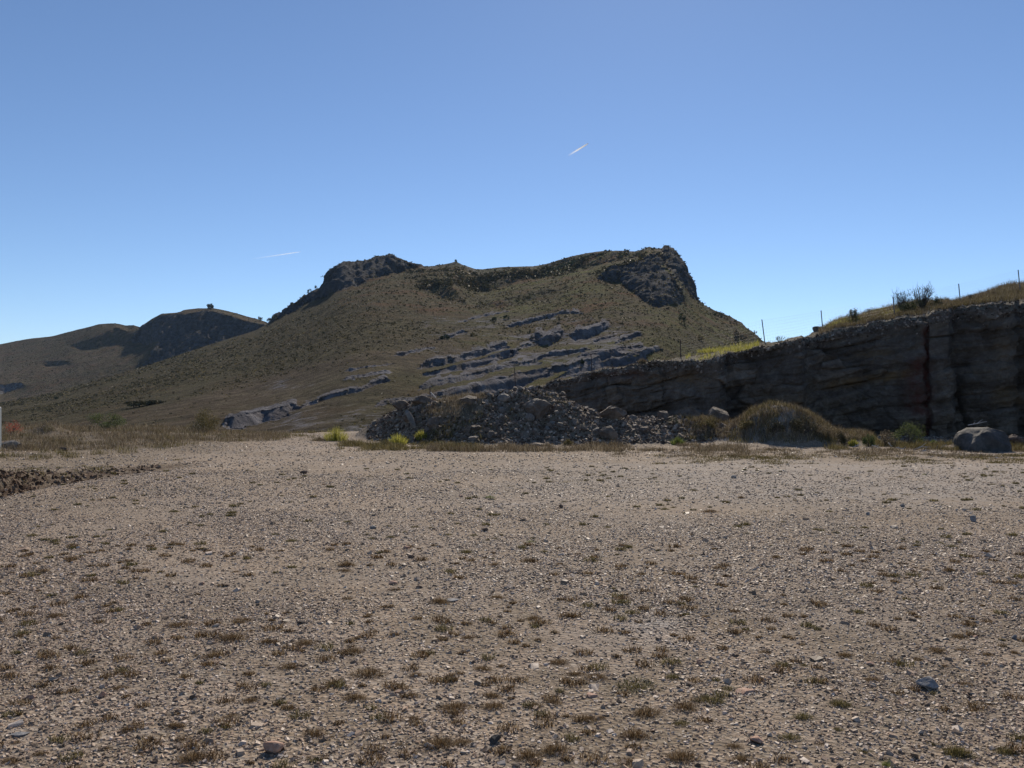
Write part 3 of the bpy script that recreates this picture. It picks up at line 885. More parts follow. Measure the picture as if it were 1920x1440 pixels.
def blades(base, h, w, lean, r, nrm=None):
    """thin bent grass blades, one island each (5 points)"""
    n = len(base)
    a = r.uniform(0, 2 * math.pi, n)
    side = np.stack([np.cos(a), np.sin(a), np.zeros(n)], 1) * (w / 2)[:, None]
    b = r.uniform(0, 2 * math.pi, n)
    out = lean if isinstance(lean, np.ndarray) and lean.ndim == 2 else np.stack([np.cos(b), np.sin(b), np.zeros(n)], 1) * (lean * h)[:, None]
    up = np.array([0, 0, 1.0])
    m = base + out * 0.38 + up * (h * 0.6)[:, None]
    t = base + out + up * (h * np.clip(1 - 0.25 * np.linalg.norm(out, axis=1) / np.maximum(h, 1e-4), 0.35, 1))[:, None]
    V = np.stack([base - side, base + side, m + side * 0.8, m - side * 0.8, t], 1)
    k = 5 * np.arange(n)[:, None]
    return V.reshape(-1, 3), [k + np.array([[0, 1, 2, 3]]), k + np.array([[3, 2, 4]])]

def merge(parts):
    V, Q, T, o = [], [], [], 0
    for v, fs in parts:
        if not isinstance(fs, (list, tuple)): fs = [fs]
        for f in fs:
            (Q if f.shape[1] == 4 else T).append(f + o)
        V.append(v); o += len(v)
    out = []
    if Q: out.append(np.concatenate(Q))
    if T: out.append(np.concatenate(T))
    return np.concatenate(V), out

def tube(pts, rad, sides=6, cap=True):
    pts = np.asarray(pts, float)
    rad = np.broadcast_to(np.asarray(rad, float), (len(pts),))
    V = []
    for i, p in enumerate(pts):
        d = pts[min(i + 1, len(pts) - 1)] - pts[max(i - 1, 0)]
        d /= np.linalg.norm(d) + 1e-9
        u_ = np.cross(d, (0, 0, 1.0) if abs(d[2]) < 0.9 else (0, 1.0, 0)); u_ /= np.linalg.norm(u_)
        w_ = np.cross(d, u_)
        for k in range(sides):
            a = 2 * math.pi * k / sides
            V.append(p + rad[i] * (u_ * math.cos(a) + w_ * math.sin(a)))
    Fq = [(i * sides + k, i * sides + (k + 1) % sides, (i + 1) * sides + (k + 1) % sides, (i + 1) * sides + k) for i in range(len(pts) - 1) for k in range(sides)]
    V = np.array(V)
    Ft = []
    if cap:
        V = np.concatenate([V, pts[:1], pts[-1:]])
        a, b = len(V) - 2, len(V) - 1
        e = (len(pts) - 1) * sides
        Ft = [(a, (k + 1) % sides, k) for k in range(sides)] + [(b, e + k, e + (k + 1) % sides) for k in range(sides)]
        return V, [np.array(Fq), np.array(Ft)]
    return V, [np.array(Fq)]

def leaves(C, size, r, flat=0.0):
    """one small leaf-shaped quad at each point"""
    n = len(C)
    Q = np.array([(-1, 0, 0), (0, -0.42, 0.12), (1, 0, 0), (0, 0.42, 0.12)], float)
    V = np.einsum('nij,kj->nki', rotmats(n, r), Q) * (size / 2)[:, None, None] + C[:, None, :]
    return V.reshape(-1, 3), (np.arange(4)[None] + 4 * np.arange(n)[:, None])

def clumped(n, rad, r, k=9, spread=0.42, shell=0.5):
    """points in a lumpy crown of several clumps"""
    cen = r.normal(size=(k, 3)); cen /= np.linalg.norm(cen, axis=1)[:, None]
    cen *= r.uniform(shell, 0.85, (k, 1)); cen[:, 2] = np.abs(cen[:, 2]) * 0.9 - 0.12
    idx = r.integers(0, k, n)
    p = r.normal(size=(n, 3)); p /= np.linalg.norm(p, axis=1)[:, None]
    p *= (r.uniform(0, 1, (n, 1)) ** 0.45) * spread * r.uniform(0.6, 1.15, k)[idx][:, None]
    return (cen[idx] + p) * np.array(rad)

# ---------------------------------------------------------------- materials of the objects
M_stone = mat_stones('gravel_chips', [(0.0, (0.11, 0.075, 0.05)), (0.25, (0.25, 0.185, 0.13)), (0.5, (0.43, 0.295, 0.20)), (0.7, (0.39, 0.315, 0.24)), (0.88, (0.54, 0.42, 0.32)), (1.0, (0.68, 0.57, 0.47))], 0.55, 0.2)
M_rubble = mat_stones('rubble_chips', [(0.0, (0.05, 0.034, 0.023)), (0.4, (0.145, 0.104, 0.076)), (0.75, (0.25, 0.19, 0.15)), (1.0, (0.46, 0.38, 0.31))], 0.75, 0.12, 25.0)
M_lime = mat_rock('limestone', (0.06, 0.045, 0.034), (0.145, 0.113, 0.088), (0.28, 0.235, 0.195), 3.0, 0.05, (0.24, 0.18, 0.13))
M_lime2 = mat_rock('pale_limestone', (0.10, 0.088, 0.075), (0.20, 0.18, 0.16), (0.36, 0.33, 0.295), 4.0, 0.05, (0.33, 0.24, 0.17))
M_dark = mat_rock('dark_stone', (0.03, 0.029, 0.028), (0.07, 0.067, 0.064), (0.15, 0.142, 0.132), 3.0, 0.04)
M_pink = mat_rock('pink_stone', (0.22, 0.13, 0.09), (0.40, 0.25, 0.18), (0.52, 0.38, 0.29), 22.0, 0.008)
M_grey = mat_rock('grey_stone', (0.12, 0.12, 0.125), (0.24, 0.235, 0.235), (0.36, 0.35, 0.345), 22.0, 0.008)
M_brown = mat_rock('brown_stone', (0.06, 0.04, 0.03), (0.12, 0.08, 0.06), (0.22, 0.16, 0.12), 22.0, 0.008)
M_straw = mat_leaf('straw_grass', [(0.0, (0.06, 0.043, 0.025)), (0.4, (0.165, 0.125, 0.075)), (0.75, (0.27, 0.215, 0.135)), (1.0, (0.42, 0.35, 0.23))], 0.28)
M_olive = mat_leaf('olive_grass', [(0.0, (0.05, 0.04, 0.015)), (0.4, (0.13, 0.105, 0.042)), (0.75, (0.21, 0.175, 0.07)), (1.0, (0.33, 0.27, 0.14))], 0.3)
M_tuft = mat_leaf('brown_tuft', [(0.0, (0.045, 0.026, 0.012)), (0.45, (0.12, 0.074, 0.036)), (0.8, (0.24, 0.16, 0.085)), (1.0, (0.42, 0.33, 0.20))], 0.4)
M_tuft2 = mat_leaf('olive_tuft', [(0.0, (0.035, 0.03, 0.01)), (0.45, (0.10, 0.085, 0.03)), (0.8, (0.22, 0.185, 0.075)), (1.0, (0.34, 0.28, 0.15))], 0.4)
M_green = mat_leaf('green_grass', [(0.0, (0.05, 0.06, 0.015)), (0.5, (0.13, 0.17, 0.04)), (1.0, (0.26, 0.30, 0.08))], 0.45)
M_yellow = mat_leaf('yellow_grass', [(0.0, (0.12, 0.12, 0.02)), (0.5, (0.32, 0.31, 0.06)), (1.0, (0.50, 0.46, 0.12))], 0.55)
M_scrub = mat_leaf('hill_scrub', [(0.0, (0.03, 0.03, 0.014)), (0.5, (0.065, 0.058, 0.026)), (0.85, (0.10, 0.088, 0.04)), (1.0, (0.14, 0.09, 0.045))], 0.15)
M_leafdark = mat_leaf('dark_leaves', [(0.0, (0.015, 0.022, 0.01)), (0.6, (0.04, 0.055, 0.022)), (1.0, (0.08, 0.10, 0.04))], 0.2)
M_leafmid = mat_leaf('green_leaves', [(0.0, (0.04, 0.055, 0.02)), (0.6, (0.10, 0.13, 0.045)), (1.0, (0.20, 0.22, 0.09))], 0.35)
M_redleaf = mat_leaf('red_leaves', [(0.0, (0.28, 0.03, 0.02)), (0.6, (0.50, 0.07, 0.05)), (1.0, (0.55, 0.20, 0.10))], 0.4)
M_bark = mat_plain('bark', (0.09, 0.07, 0.055), 0.9)
M_post = mat_plain('galvanised_post', (0.16, 0.16, 0.17), 0.5, 0.3)
M_rusty = mat_plain('rusty_post', (0.06, 0.04, 0.035), 0.8)
M_wire = mat_plain('wire', (0.22, 0.22, 0.23), 0.5, 0.4)
M_wood = mat_plain('weathered_wood', (0.42, 0.39, 0.36), 0.8, 0.0, 12.0)
M_white = mat_plain('white_paint', (0.46, 0.48, 0.45), 0.6, 0.0, 14.0, 0.12)

#==STONES
# ---------------------------------------------------------------- loose gravel (stuff)
def scatter_wedge(n, y0, y1, r, pw=2.0, lo=-60, hi=1980, margin=0.0):
    y_ = (r.uniform(y0 ** pw, y1 ** pw, n)) ** (1 / pw)
    lo_, hi_ = lo - margin * F / y_, hi + margin * F / y_
    p_ = lo_ + (hi_ - lo_) * r.uniform(0, 1, n)
    return y_ * (p_ - 960) / F, y_, p_
Ls, Ss = [], []
for (n, y0, y1, s0, s1) in ((190000, 2.6, 6.5, 0.006, 0.021), (135000, 6.5, 11, 0.010, 0.026), (68000, 11, 17, 0.016, 0.034), (36000, 17, 33, 0.024, 0.05), (13000, 2.6, 7.5, 0.015, 0.032), (900, 3, 9, 0.025, 0.055), (500, 6, 22, 0.04, 0.075)):
    X, Y, Pp = scatter_wedge(n, y0, y1, rng, 1.55, margin=3.0)
    dens = fbm(X * 0.5, Y * 0.5, 2.2, 3)
    band = sstep(700, 1300, Pp) * sstep(9.5, 12.5, Y) * sstep(20.5, 18.5, Y)
    keep = rng.uniform(0, 1, n) < np.clip(0.75 + 1.1 * dens, 0.12, 1) * (1 - 0.35 * band)
    yb_ = np.interp(Pp, [-900, -200, 0, 90, 180, 260, 330, 400], [8.8, 11.3, 13.1, 14.5, 15.7, 16.8, 17.8, 18.8])
    keep &= ~((np.abs(Y - yb_) < 0.5) & (Pp < 330) & (rng.uniform(0, 1, n) < 0.85))
    X, Y = X[keep], Y[keep]
    s_ = s0 + (s1 - s0) * rng.power(0.55, len(X)) if s1 < 0.052 else rng.uniform(s0, s1, len(X))
    Ls.append(np.stack([X, Y, land_z(X, Y) + s_ * 0.06], 1)); Ss.append(s_)
V, Fc = chips(np.concatenate(Ls), np.concatenate(Ss), rng, 0.5, 0.45)
tag(mesh('gravel', V, Fc, M_stone), 'loose angular gravel chips strewn over the whole yard', kind='stuff')

# ---------------------------------------------------------------- single stones that stand out in the yard
def one_stone(px, py, wpx, hpx, mat, label, seed, group=None, name='stone', sink=0.12, depth_px=None, rz=None, cuts=10, tilt=(0, 0)):
    X, Y = ground_at(px, py)
    w = wpx * Y / F; h = hpx * Y / F
    d = (depth_px or wpx * 0.75) * Y / F
    V, Fc = rock_shape(seed, 3, cuts, 0.10)
    V = V / np.abs(V).max(0)
    V = V * np.array([w / 2, d / 2, h / 2])
    V[:, 2] += h / 2 * (1 - sink) 
    o = mesh(name, V, Fc, mat, smooth=False)
    Yc = Y + d * 0.3
    o.location = (X * Yc / Y, Yc, float(land_z(np.array(X), np.array(Yc))) - 0.004)
    o.rotation_euler = (tilt[0], tilt[1], rz if rz is not None else 0)
    return tag(o, label, name, group)
ST = [
    (511, 1412, 44, 28, M_pink, 'orange-pink block of stone at the bottom edge left of centre, largest in the foreground', 1, 34),
    (1740, 1292, 44, 24, M_grey, 'slate-grey flat-topped stone in the lower right with grass behind it', 2, 40),
    (927, 1394, 27, 18, M_dark, 'small dark cube-like stone near the bottom edge left of the middle', 3, 24),
    (1312, 1247, 13, 14, M_pink, 'upright pink stone chip right of centre among low grass', 4, 12),
    (192, 1312, 15, 14, M_pink, 'pointed pink stone at the lower left beside a grass tuft', 5, 12),
    (60, 1315, 17, 9, M_pink, 'tilted orange stone near the left edge of the lower yard', 6, 13),
    (953, 1190, 13, 10, M_pink, 'reddish brown stone alone at mid yard directly below the heap', 7, 10),
    (1418, 1393, 28, 14, M_pink, 'squarish pinkish stone with a shaded front near the bottom right', 8, 26),
    (911, 998, 18, 8, M_brown, 'flat red-brown stone in the middle of the yard', 9, 14),
    (762, 1030, 15, 7, M_pink, 'small oblong orange stone left of centre in the middle yard', 10, 10),
    (771, 1047, 13, 7, M_brown, 'russet stone just below a small oblong orange one', 11, 10),
    (1052, 953, 8, 8, M_brown, 'tiny dark red lump alone on the far gravel', 12, 8),
    (1376, 896, 11, 8, M_grey, 'grey pebble on the far gravel below the fence posts', 13, 9),
    (1692, 950, 9, 9, M_grey, 'bluish grey stone on the right far gravel', 14, 8),
    (1825, 979, 11, 13, M_grey, 'upright grey stone on the right of the yard', 15, 9),
    (699, 992, 13, 8, M_grey, 'rounded grey stone left of centre in the middle yard', 16, 11),
    (865, 932, 10, 5, M_pink, 'thin pinkish slab of stone on the far gravel beside green tufts', 17, 10),
    (570, 888, 16, 8, M_brown, 'low brownish lump at the far edge of the gravel', 18, 14),
    (1108, 1307, 25, 8, M_pink, 'thin pale flagstone lying right of the middle at the bottom', 19, 24),
    (847, 1130, 30, 6, M_grey, 'long thin grey slab poking from a grass tuft', 20, 20),
    (1400, 1302, 40, 9, M_pink, 'broad flat pinkish flagstone at the lower right', 21, 34),
    (735, 1098, 22, 7, M_pink, 'low tan stone slab among pebbles left of centre', 22, 18),
    (36, 1385, 36, 8, M_grey, 'thin pale grey slab lying flat in the bottom left corner', 23, 26),
    (1902, 1197, 12, 10, M_grey, 'grey stone at the right edge below a row of tufts', 24, 10),
    (1627, 966, 9, 7, M_grey, 'dark pebble right of centre on the far gravel', 25, 8),
    (1060, 1083, 14, 6, M_brown, 'flat rust-brown chip at the centre of the yard', 26, 10),
    (378, 1100, 12, 7, M_pink, 'pink wedge of stone in the left half of the yard', 27, 9),
    (424, 1103, 12, 6, M_brown, 'brown stone to the right of a pink wedge in the left yard', 28, 9),
    (786, 1105, 12, 6, M_brown, 'dark tan chip left of a long grass tuft', 29, 9),
    (1632, 1248, 16, 7, M_pink, 'small orange slab under a tuft in the right yard', 30, 12),
    (1830, 1197, 10, 8, M_pink, 'pale orange pebble with a dark side near the right edge', 31, 9),
]
for (px, py, w, h, m, lab, sd_, dp) in ST:
    one_stone(px, py, w, h, m, lab, 100 + sd_, depth_px=dp, rz=random.uniform(-0.4, 0.4), cuts=12, name='stone')

#==HEAP
# ---------------------------------------------------------------- rubble heap
protos = [rock_shape(500 + k, 2, 12, 0.16) for k in range(14)]
def merged_rocks(loc, size, r, flat=0.75):
    parts = []
    n = len(loc)
    idx = r.integers(0, len(protos), n)
    RM = rotmats(n, r)
    sc = r.uniform(0.6, 1.2, (n, 3)) * (size / 2)[:, None]
    for k, (pv, pf) in enumerate(protos):
        m = np.where(idx == k)[0]
        if not len(m): continue
        V = np.einsum('nij,nkj->nki', RM[m], pv[None] * sc[m][:, None, :]) + loc[m][:, None, :]
        parts.append((V.reshape(-1, 3), (pf[None] + len(pv) * np.arange(len(m))[:, None, None]).reshape(-1, 3)))
    return merge(parts)
def heap_pts(n, r, lo=690, hi=1385, hmin=0.10):
    P_ = []
    while sum(len(p) for p in P_) < n:
        X, Y, Pp = scatter_wedge(4000, 24.6, 30.5, r, 2.0, lo, hi)
        mh_ = mound_h(X, Y)
        k = (mh_ > hmin) & ~((Pp > 815) & (Pp < 905) & (mh_ > 0.85) & (r.uniform(size=4000) < 0.9))
        P_.append(np.stack([X, Y, land_z(X, Y)], 1)[k])
    return np.concatenate(P_)[:n]
loc = heap_pts(9000, rng, hmin=0.04)
szs = 0.03 + 0.10 * rng.power(0.6, 9000)
V, Fc = chips(loc, szs, rng, 0.8, 1.2)
loc2 = heap_pts(1500, rng, hmin=0.08)
V2, F2 = merged_rocks(loc2, rng.uniform(0.07, 0.15, 1500), rng)
V, Fc = merge([(V, Fc), (V2, F2)])
tag(mesh('rubble', V, Fc, M_rubble), 'small broken stones covering the rubble heap and its foot', kind='stuff')
# scree at the foot of the bank and brink stones
X, Y, Pp = scatter_wedge(2600, 28.0, 31.5, rng, 2.0, 1290, 2100)
loc = np.stack([X, Y, land_z(X, Y)], 1)
jj = rng.integers(0, len(px_b), 3600)
jj = jj[(px_b[jj] > 930) & (px_b[jj] < 2000)]
ii = nf + np.clip(rng.normal(-7, 11, len(jj)), -45, 4).astype(int)
loc = np.concatenate([loc, Pb[ii, jj]])
V, Fc = chips(loc, 0.03 + 0.075 * rng.power(0.5, len(loc)), rng, 0.8, 1.0)
tag(mesh('scree', V, Fc, M_rubble), 'stone fragments along the brink and the foot of the quarry bank', kind='stuff')

rock_me = []
for k, (pv, pf) in enumerate(protos):
    V3, F3 = rock_shape(900 + k, 3, 12, 0.15)
    o = mesh('rubble_rock', V3, F3, [M_lime, M_lime2, M_lime][k % 3])
    rock_me.append(o.data)
    bpy.data.objects.remove(o)
rr = np.random.default_rng(21)
locs = heap_pts(260, rr, hmin=0.08)
LAB = {0: 'grey limestone rock in the rubble heap', 1: 'pale limestone rock in the rubble heap'}
for k in range(260):
    me = rock_me[k % len(rock_me)]
    o = bpy.data.objects.new('rubble_rock', me)
    s_ = rr.uniform(0.065, 0.13) * (1.6 if rr.uniform() < 0.15 else 1)
    o.scale = (s_ * rr.uniform(0.7, 1.2), s_ * rr.uniform(0.7, 1.2), s_ * rr.uniform(0.5, 0.95))
    o.rotation_euler = (rr.uniform(-0.6, 0.6), rr.uniform(-0.6, 0.6), rr.uniform(0, 6.28))
    o.location = locs[k] + np.array([0, 0, s_ * 0.25])
    link(o)
    tag(o, LAB[1 if (k % len(rock_me)) % 3 == 1 else 0], 'rock', 'rocks of the rubble heap' if (k % len(rock_me)) % 3 != 1 else 'pale rocks of the rubble heap')

def rock_key(o, pale):
    px = 960 + o.location.x / o.location.y * F
    py = HY - (o.location.z - CAMZ) * F / o.location.y
    z_ = ['left tip', 'left end', 'left part', 'left middle', 'middle', 'highest part', 'right shoulder', 'right middle', 'right part', 'right end', 'right tip'][int(np.clip((px - 690) / 63.2, 0, 10))]
    t_ = (py - float(mound_top(px))) / (838 - float(mound_top(px)))
    l_ = 'top' if t_ < 0.3 else 'slope' if t_ < 0.7 else 'foot'
    big = 'bigger' if o.scale[0] > 0.12 else 'smaller'
    return (big, 'pale' if pale else 'grey', l_, z_), px
ROCKS = [o for o in scene.objects if o.name.startswith('rubble_rock')]
RK_ITEMS = []
for o in ROCKS:
    key, px = rock_key(o, 'pale' in o['label'])
    RK_ITEMS.append((o, key, px))

def boulder(px, py, wpx, hpx, mat, label, seed, Y=None, dfac=0.75, cuts=9, rough=0.12, round_=0.0, tilt=(0, 0, 0), sub=4, name='boulder', lift=0.0):
    boxy = px == 1838
    """px, py: middle of its foot"""
    if Y is None:
        _, Y = ground_at(px, py)
    X = Y * (px - 960) / F
    zb = CAMZ + Y * (HY - py) / F + lift
    w, h = wpx * Y / F, hpx * Y / F
    V, Fc = rock_shape(seed, sub, cuts, rough, round_)
    if boxy:
        S0 = ICO[sub][0]
        V = np.sign(S0) * np.abs(S0) ** 0.55
        V = V + 0.10 * np.stack([np.tanh(3 * perlin(V[:, 0] * 1.3 + k_, V[:, 1] * 1.3, V[:, 2] * 1.3)) for k_ in (1, 5, 9)], 1)
        V[:, 0] *= 1 - 0.16 * (V[:, 2] + 1) / 2
        V[:, 2] -= 0.22 * np.abs(V[:, 0] - 0.1) * (V[:, 2] > 0)
        V = V * (1 + 0.10 * fbm(V[:, 0] * 3, V[:, 1] * 3, V[:, 2] * 3, 5, 0.65))[:, None]
    V = (V - V.min(0)) / (V.max(0) - V.min(0)) * 2 - 1
    V = V * np.array([w / 2, w * dfac / 2, h / 2])
    V[:, 2] += h / 2 * 0.92
    o = mesh(name, V, Fc, mat, smooth=round_ > 0.3)
    o.location = (X, Y, zb)
    o.rotation_euler = tilt
    return tag(o, label, name)
def heapY(px, py):
    """depth at which the heap surface is seen at this pixel"""
    Y = np.linspace(22, 34, 600)
    X = Y * (px - 960) / F
    pr = HY - (land_z(X, Y) - CAMZ) * F / Y
    k = np.where(pr <= py)[0]
    return float(Y[k[0]]) if len(k) else 28.0
BO = [
    (1838, 846, 102, 86, M_dark, 'big rounded dark boulder at the right under the quarry bank', 46, 23.0, 0.8, 8, 0.10, 0.4, (0, 0, 0.2)),
    (1007, 786, 52, 46, M_lime, 'large rounded grey boulder set in the middle of the rubble heap', 12, None, 0.8, 10, 0.2, 0.15, (0.1, 0, 0)),
    (1150, 790, 52, 28, M_lime, 'oblong boulder with an ochre end at the right foot of the heap', 13, None, 0.7, 10, 0.2, 0.15, (0, 0, 0.2)),
    (1347, 790, 38, 34, M_lime, 'pale grey domed boulder against the dark bank left of the grassy hump', 14, None, 0.8, 10, 0.2, 0.15, (0, 0, 0)),
    (1290, 776, 46, 24, M_lime, 'jagged slab-like boulder leaning left of the pale domed boulder', 15, None, 0.6, 12, 0.2, 0.0, (0, 0.35, 0.2)),
    (1244, 778, 24, 20, M_lime, 'small pyramid-shaped boulder between two boulders at the foot of the bank', 16, None, 0.8, 8, 0.12, 0.0, (0, 0, 0)),
    (1141, 826, 38, 26, M_lime, 'grey boulder with a light top low in front of the heap', 17, None, 0.8, 10, 0.2, 0.15, (0, 0, 0)),
    (1356, 806, 17, 13, M_lime, 'little grey boulder in the dry grass at the left foot of the grassy hump', 18, None, 0.8, 7, 0.1, 0.1, (0, 0, 0)),
    (779, 808, 12, 40, M_lime2, 'long narrow slab standing tilted at the left of the heap', 19, None, 0.9, 8, 0.08, 0.0, (0, -0.5, 0)),
    (750, 772, 32, 22, M_lime, 'flat-topped boulder with pale shards on it at the left crest of the heap', 20, None, 0.8, 12, 0.14, 0.0, (0, 0, 0.3)),
    (789, 762, 34, 20, M_lime, 'reddish brown fronted boulder beside the short fence stake', 21, None, 0.8, 10, 0.13, 0.0, (0, 0.1, 0)),
    (812, 812, 22, 28, M_lime, 'angular grey boulder low on the left side of the heap', 22, None, 0.8, 12, 0.14, 0.0, (0, 0, 0)),
    (765, 800, 18, 22, M_lime, 'small shaded boulder leaning against the long tilted slab', 23, None, 0.8, 12, 0.14, 0.0, (0, 0, 0)),
    (880, 765, 30, 20, M_lime, 'dark boulder just below the dry grass on top of the heap', 24, None, 0.8, 10, 0.14, 0.0, (0, 0, 0)),
    (945, 756, 26, 16, M_lime2, 'pale boulder near the highest part of the heap', 25, None, 0.8, 10, 0.14, 0.0, (0, 0, 0)),
    (1002, 836, 50, 10, M_lime, 'low worn bedrock slab at the front foot of the heap', 26, 25.0, 0.8, 8, 0.1, 0.2, (0, 0, 0)),
    (20, 866, 42, 22, M_lime2, 'whitish broken rubble block by the white post at the left edge', 27, None, 0.6, 12, 0.2, 0.0, (0, 0, 0)),
    (1548, 640, 16, 13, M_lime, 'small rock on the skyline at the left end of the grassy bank top', 28, None, 0.8, 10, 0.14, 0.0, (0, 0, 0)),
    (120, 870, 14, 12, M_brown, 'reddish clod of soil on the left grass bank', 29, None, 0.8, 10, 0.14, 0.0, (0, 0, 0)),
    (1905, 818, 30, 26, M_brown, 'heap of brown stony soil at the right edge behind the big boulder', 30, 25.4, 0.9, 10, 0.25, 0.2, (0, 0, 0)),
]
for (px, py, w, h, m, lab, sd_, Yb, df, cu, ro, rd, ti) in BO:
    if px == 1548:
        p = bank_point(1532, 622)
        o = boulder(px, py, w, h, m, lab, sd_, p[1], df, cu, ro, rd, ti)
        o.location = (float(p[0]), float(p[1]), float(p[2]) - 0.05)
        continue
    if Yb is None:
        Yb = heapY(px, py - 2)
    o = boulder(px, py, w, h, m, lab, sd_, Yb + 0.15, df, cu, ro, rd, ti)
    o.location.z = float(land_z(np.array(o.location.x), np.array(o.location.y))) - 0.06 - (0.25 if px == 1007 else 0.52 if px == 1838 else 0)

#==GRASS
# ---------------------------------------------------------------- grass as ground cover (stuff)
def grass_patch(name, label, mat, n, lo, hi, y0, y1, h0, h1, w=0.008, thr=-0.1, seed=1, zf=land_z, test=None, lean=0.5, clump=0.0, margin=0.0):
    r = np.random.default_rng(seed)
    X, Y, Pp = scatter_wedge(n * 2, y0, y1, r, 1.5, lo, hi, margin)
    if clump:
        k = n // 28
        cx_, cy_ = X[:k], Y[:k]
        idx = r.integers(0, k, n)
        X = cx_[idx] + r.normal(size=n) * clump; Y = cy_[idx] + r.normal(size=n) * clump * 0.8
        Pp = 960 + X / Y * F
        hfac = r.uniform(0.5, 1.2, k)[idx]
    else:
        hfac = r.uniform(0.6, 1.1, len(X))
    dn = fbm(X * 0.7, Y * 0.7, seed * 1.7, 4)
    keep = dn > thr
    if test is not None:
        keep &= test(X, Y, Pp)
    X, Y, hfac, dn = X[keep][:n], Y[keep][:n], hfac[keep][:n], dn[keep][:n]
    m = len(X)
    h = (h0 + (h1 - h0) * r.power(1.2, m)) * hfac * np.clip(0.7 + 1.2 * (dn - thr), 0.5, 1.3)
    V, Fc = blades(np.stack([X, Y, zf(X, Y) - 0.01], 1), h, np.full(m, w) * r.uniform(0.6, 1.4, m), lean * r.uniform(0.3, 1.2, m), r)
    return tag(mesh(name, V, Fc, mat), label, kind='stuff')
grass_patch('dry_grass', 'straw-coloured dry grass on the bank at the left rear of the yard', M_straw, 52000, -160, 540, 20.6, 33, 0.08, 0.24, 0.009, -0.22, 3, clump=0.14,
            test=lambda X, Y, P_: Y > np.interp(P_, [0, 300, 420, 540], [21.0, 23.5, 26.0, 28.5]))
grass_patch('olive_grass', 'olive grass tufts mixed into the left grass bank', M_olive, 26000, -160, 600, 17.5, 33.5, 0.07, 0.2, 0.009, -0.05, 4, clump=0.12,
            test=lambda X, Y, P_: Y > np.interp(P_, [0, 300, 420, 540], [17.5, 22.5, 25.5, 28.5]))
grass_patch('dry_grass', 'straw-coloured grass fringe along the front foot of the rubble heap', M_straw, 22000, 800, 1400, 22.6, 25.4, 0.06, 0.22, 0.009, -0.1, 5, clump=0.1,
            test=lambda X, Y, P_: Y < np.interp(P_, [640, 900, 1100, 1300, 1400], [25.6, 25.0, 25.0, 25.2, 24.2]))
grass_patch('olive_grass', 'green and olive grass at the left foot of the heap', M_olive, 16000, 640, 900, 22.8, 26.8, 0.06, 0.24, 0.009, -0.05, 6, clump=0.12)
grass_patch('short_grass', 'short worn grass in a band across the right rear of the yard', M_olive, 30000, 1230, 2100, 18.6, 21.6, 0.02, 0.07, 0.010, -0.08, 7, clump=0.10)
grass_patch('dry_grass', 'dry brown grass strip along the edge of the right rear yard', M_straw, 16000, 1150, 2100, 20.6, 23.6, 0.04, 0.11, 0.010, -0.15, 8, clump=0.1)
grass_patch('dry_grass', 'long dry grass covering the rounded hump before the bank', M_straw, 30000, 1280, 1660, 24.1, 29.0, 0.05, 0.24, 0.009, -0.4, 9, clump=0.12,
            test=lambda X, Y, P_: land_z(X, Y) > 0.16)
grass_patch('olive_grass', 'olive grass low around the hump', M_olive, 24000, 1290, 1680, 24.1, 28.0, 0.05, 0.22, 0.009, -0.15, 10, clump=0.13,
            test=lambda X, Y, P_: land_z(X, Y) > 0.10)
grass_patch('dry_grass', 'dry grass on the crest of the rubble heap by the fence stake', M_straw, 5200, 790, 915, 26.0, 30.5, 0.06, 0.24, 0.009, -0.15, 11,
            test=lambda X, Y, P_: mound_h(X, Y) > 0.75)
grass_patch('olive_grass', 'sparse weeds on the rubble heap', M_olive, 7000, 690, 1330, 25.2, 28.5, 0.05, 0.18, 0.009, 0.12, 12, clump=0.1)
grass_patch('weeds', 'weedy grass along the foot of the quarry bank at the right', M_olive, 22000, 1560, 2100, 23.0, 26.2, 0.06, 0.26, 0.009, -0.05, 13, clump=0.12)
grass_patch('short_grass', 'thin short grass scattered across the far gravel', M_olive, 26000, -200, 2100, 11.0, 24.0, 0.01, 0.045, 0.008, 0.05, 14, clump=0.05)
grass_patch('short_grass', 'thin dead grass between the stones of the near gravel', M_tuft, 110000, 0, 1920, 2.8, 7.2, 0.006, 0.026, 0.0022, 0.0, 15, clump=0.045, lean=1.4, margin=2.0)

grass_patch('olive_grass', 'short olive grass on the low soil lip at the left edge', M_olive, 9000, -160, 330, 11.5, 18.0, 0.02, 0.08, 0.008, -0.1, 16, clump=0.1,
            test=lambda X, Y, P_: np.abs(Y - 0.7 - np.interp(P_, [-900, -200, 0, 90, 180, 260, 330, 400], [8.8, 11.3, 13.1, 14.5, 15.7, 16.8, 17.8, 18.8])) < 0.8)
# grass along the top of the bank
def bank_grass(name, label, mat, n, lo, hi, h0, h1, seed, rows=(6, nt), thr=-0.3, w=0.009):
    r = np.random.default_rng(seed)
    ok = np.where((px_b > lo) & (px_b < hi))[0]
    j = ok[r.integers(0, len(ok) - 1, n)]
    i = nf + r.integers(rows[0], rows[1], n)
    p = Pb[i, j] + (Pb[i, j + 1] - Pb[i, j]) * r.uniform(0, 1, (n, 1)) + (Pb[np.minimum(i + 1, len(Pb) - 1), j] - Pb[i, j]) * r.uniform(0, 1, (n, 1))
    k = fbm(p[:, 0] * 0.8, p[:, 1] * 0.8, seed, 3) > thr
    p = p[k]; m = len(p)
    V, Fc = blades(p - np.array([0, 0, 0.02]), (h0 + (h1 - h0) * r.power(1.3, m)), np.full(m, w) * r.uniform(0.6, 1.4, m), 0.5 * r.uniform(0.3, 1.2, m), r)
    tag(mesh(name, V, Fc, mat), label, kind='stuff')
bank_grass('dry_grass', 'dry grass over the sloping top of the quarry bank', M_straw, 36000, 1535, 2300, 0.06, 0.26, 31, (3, nt + 3), -0.3)
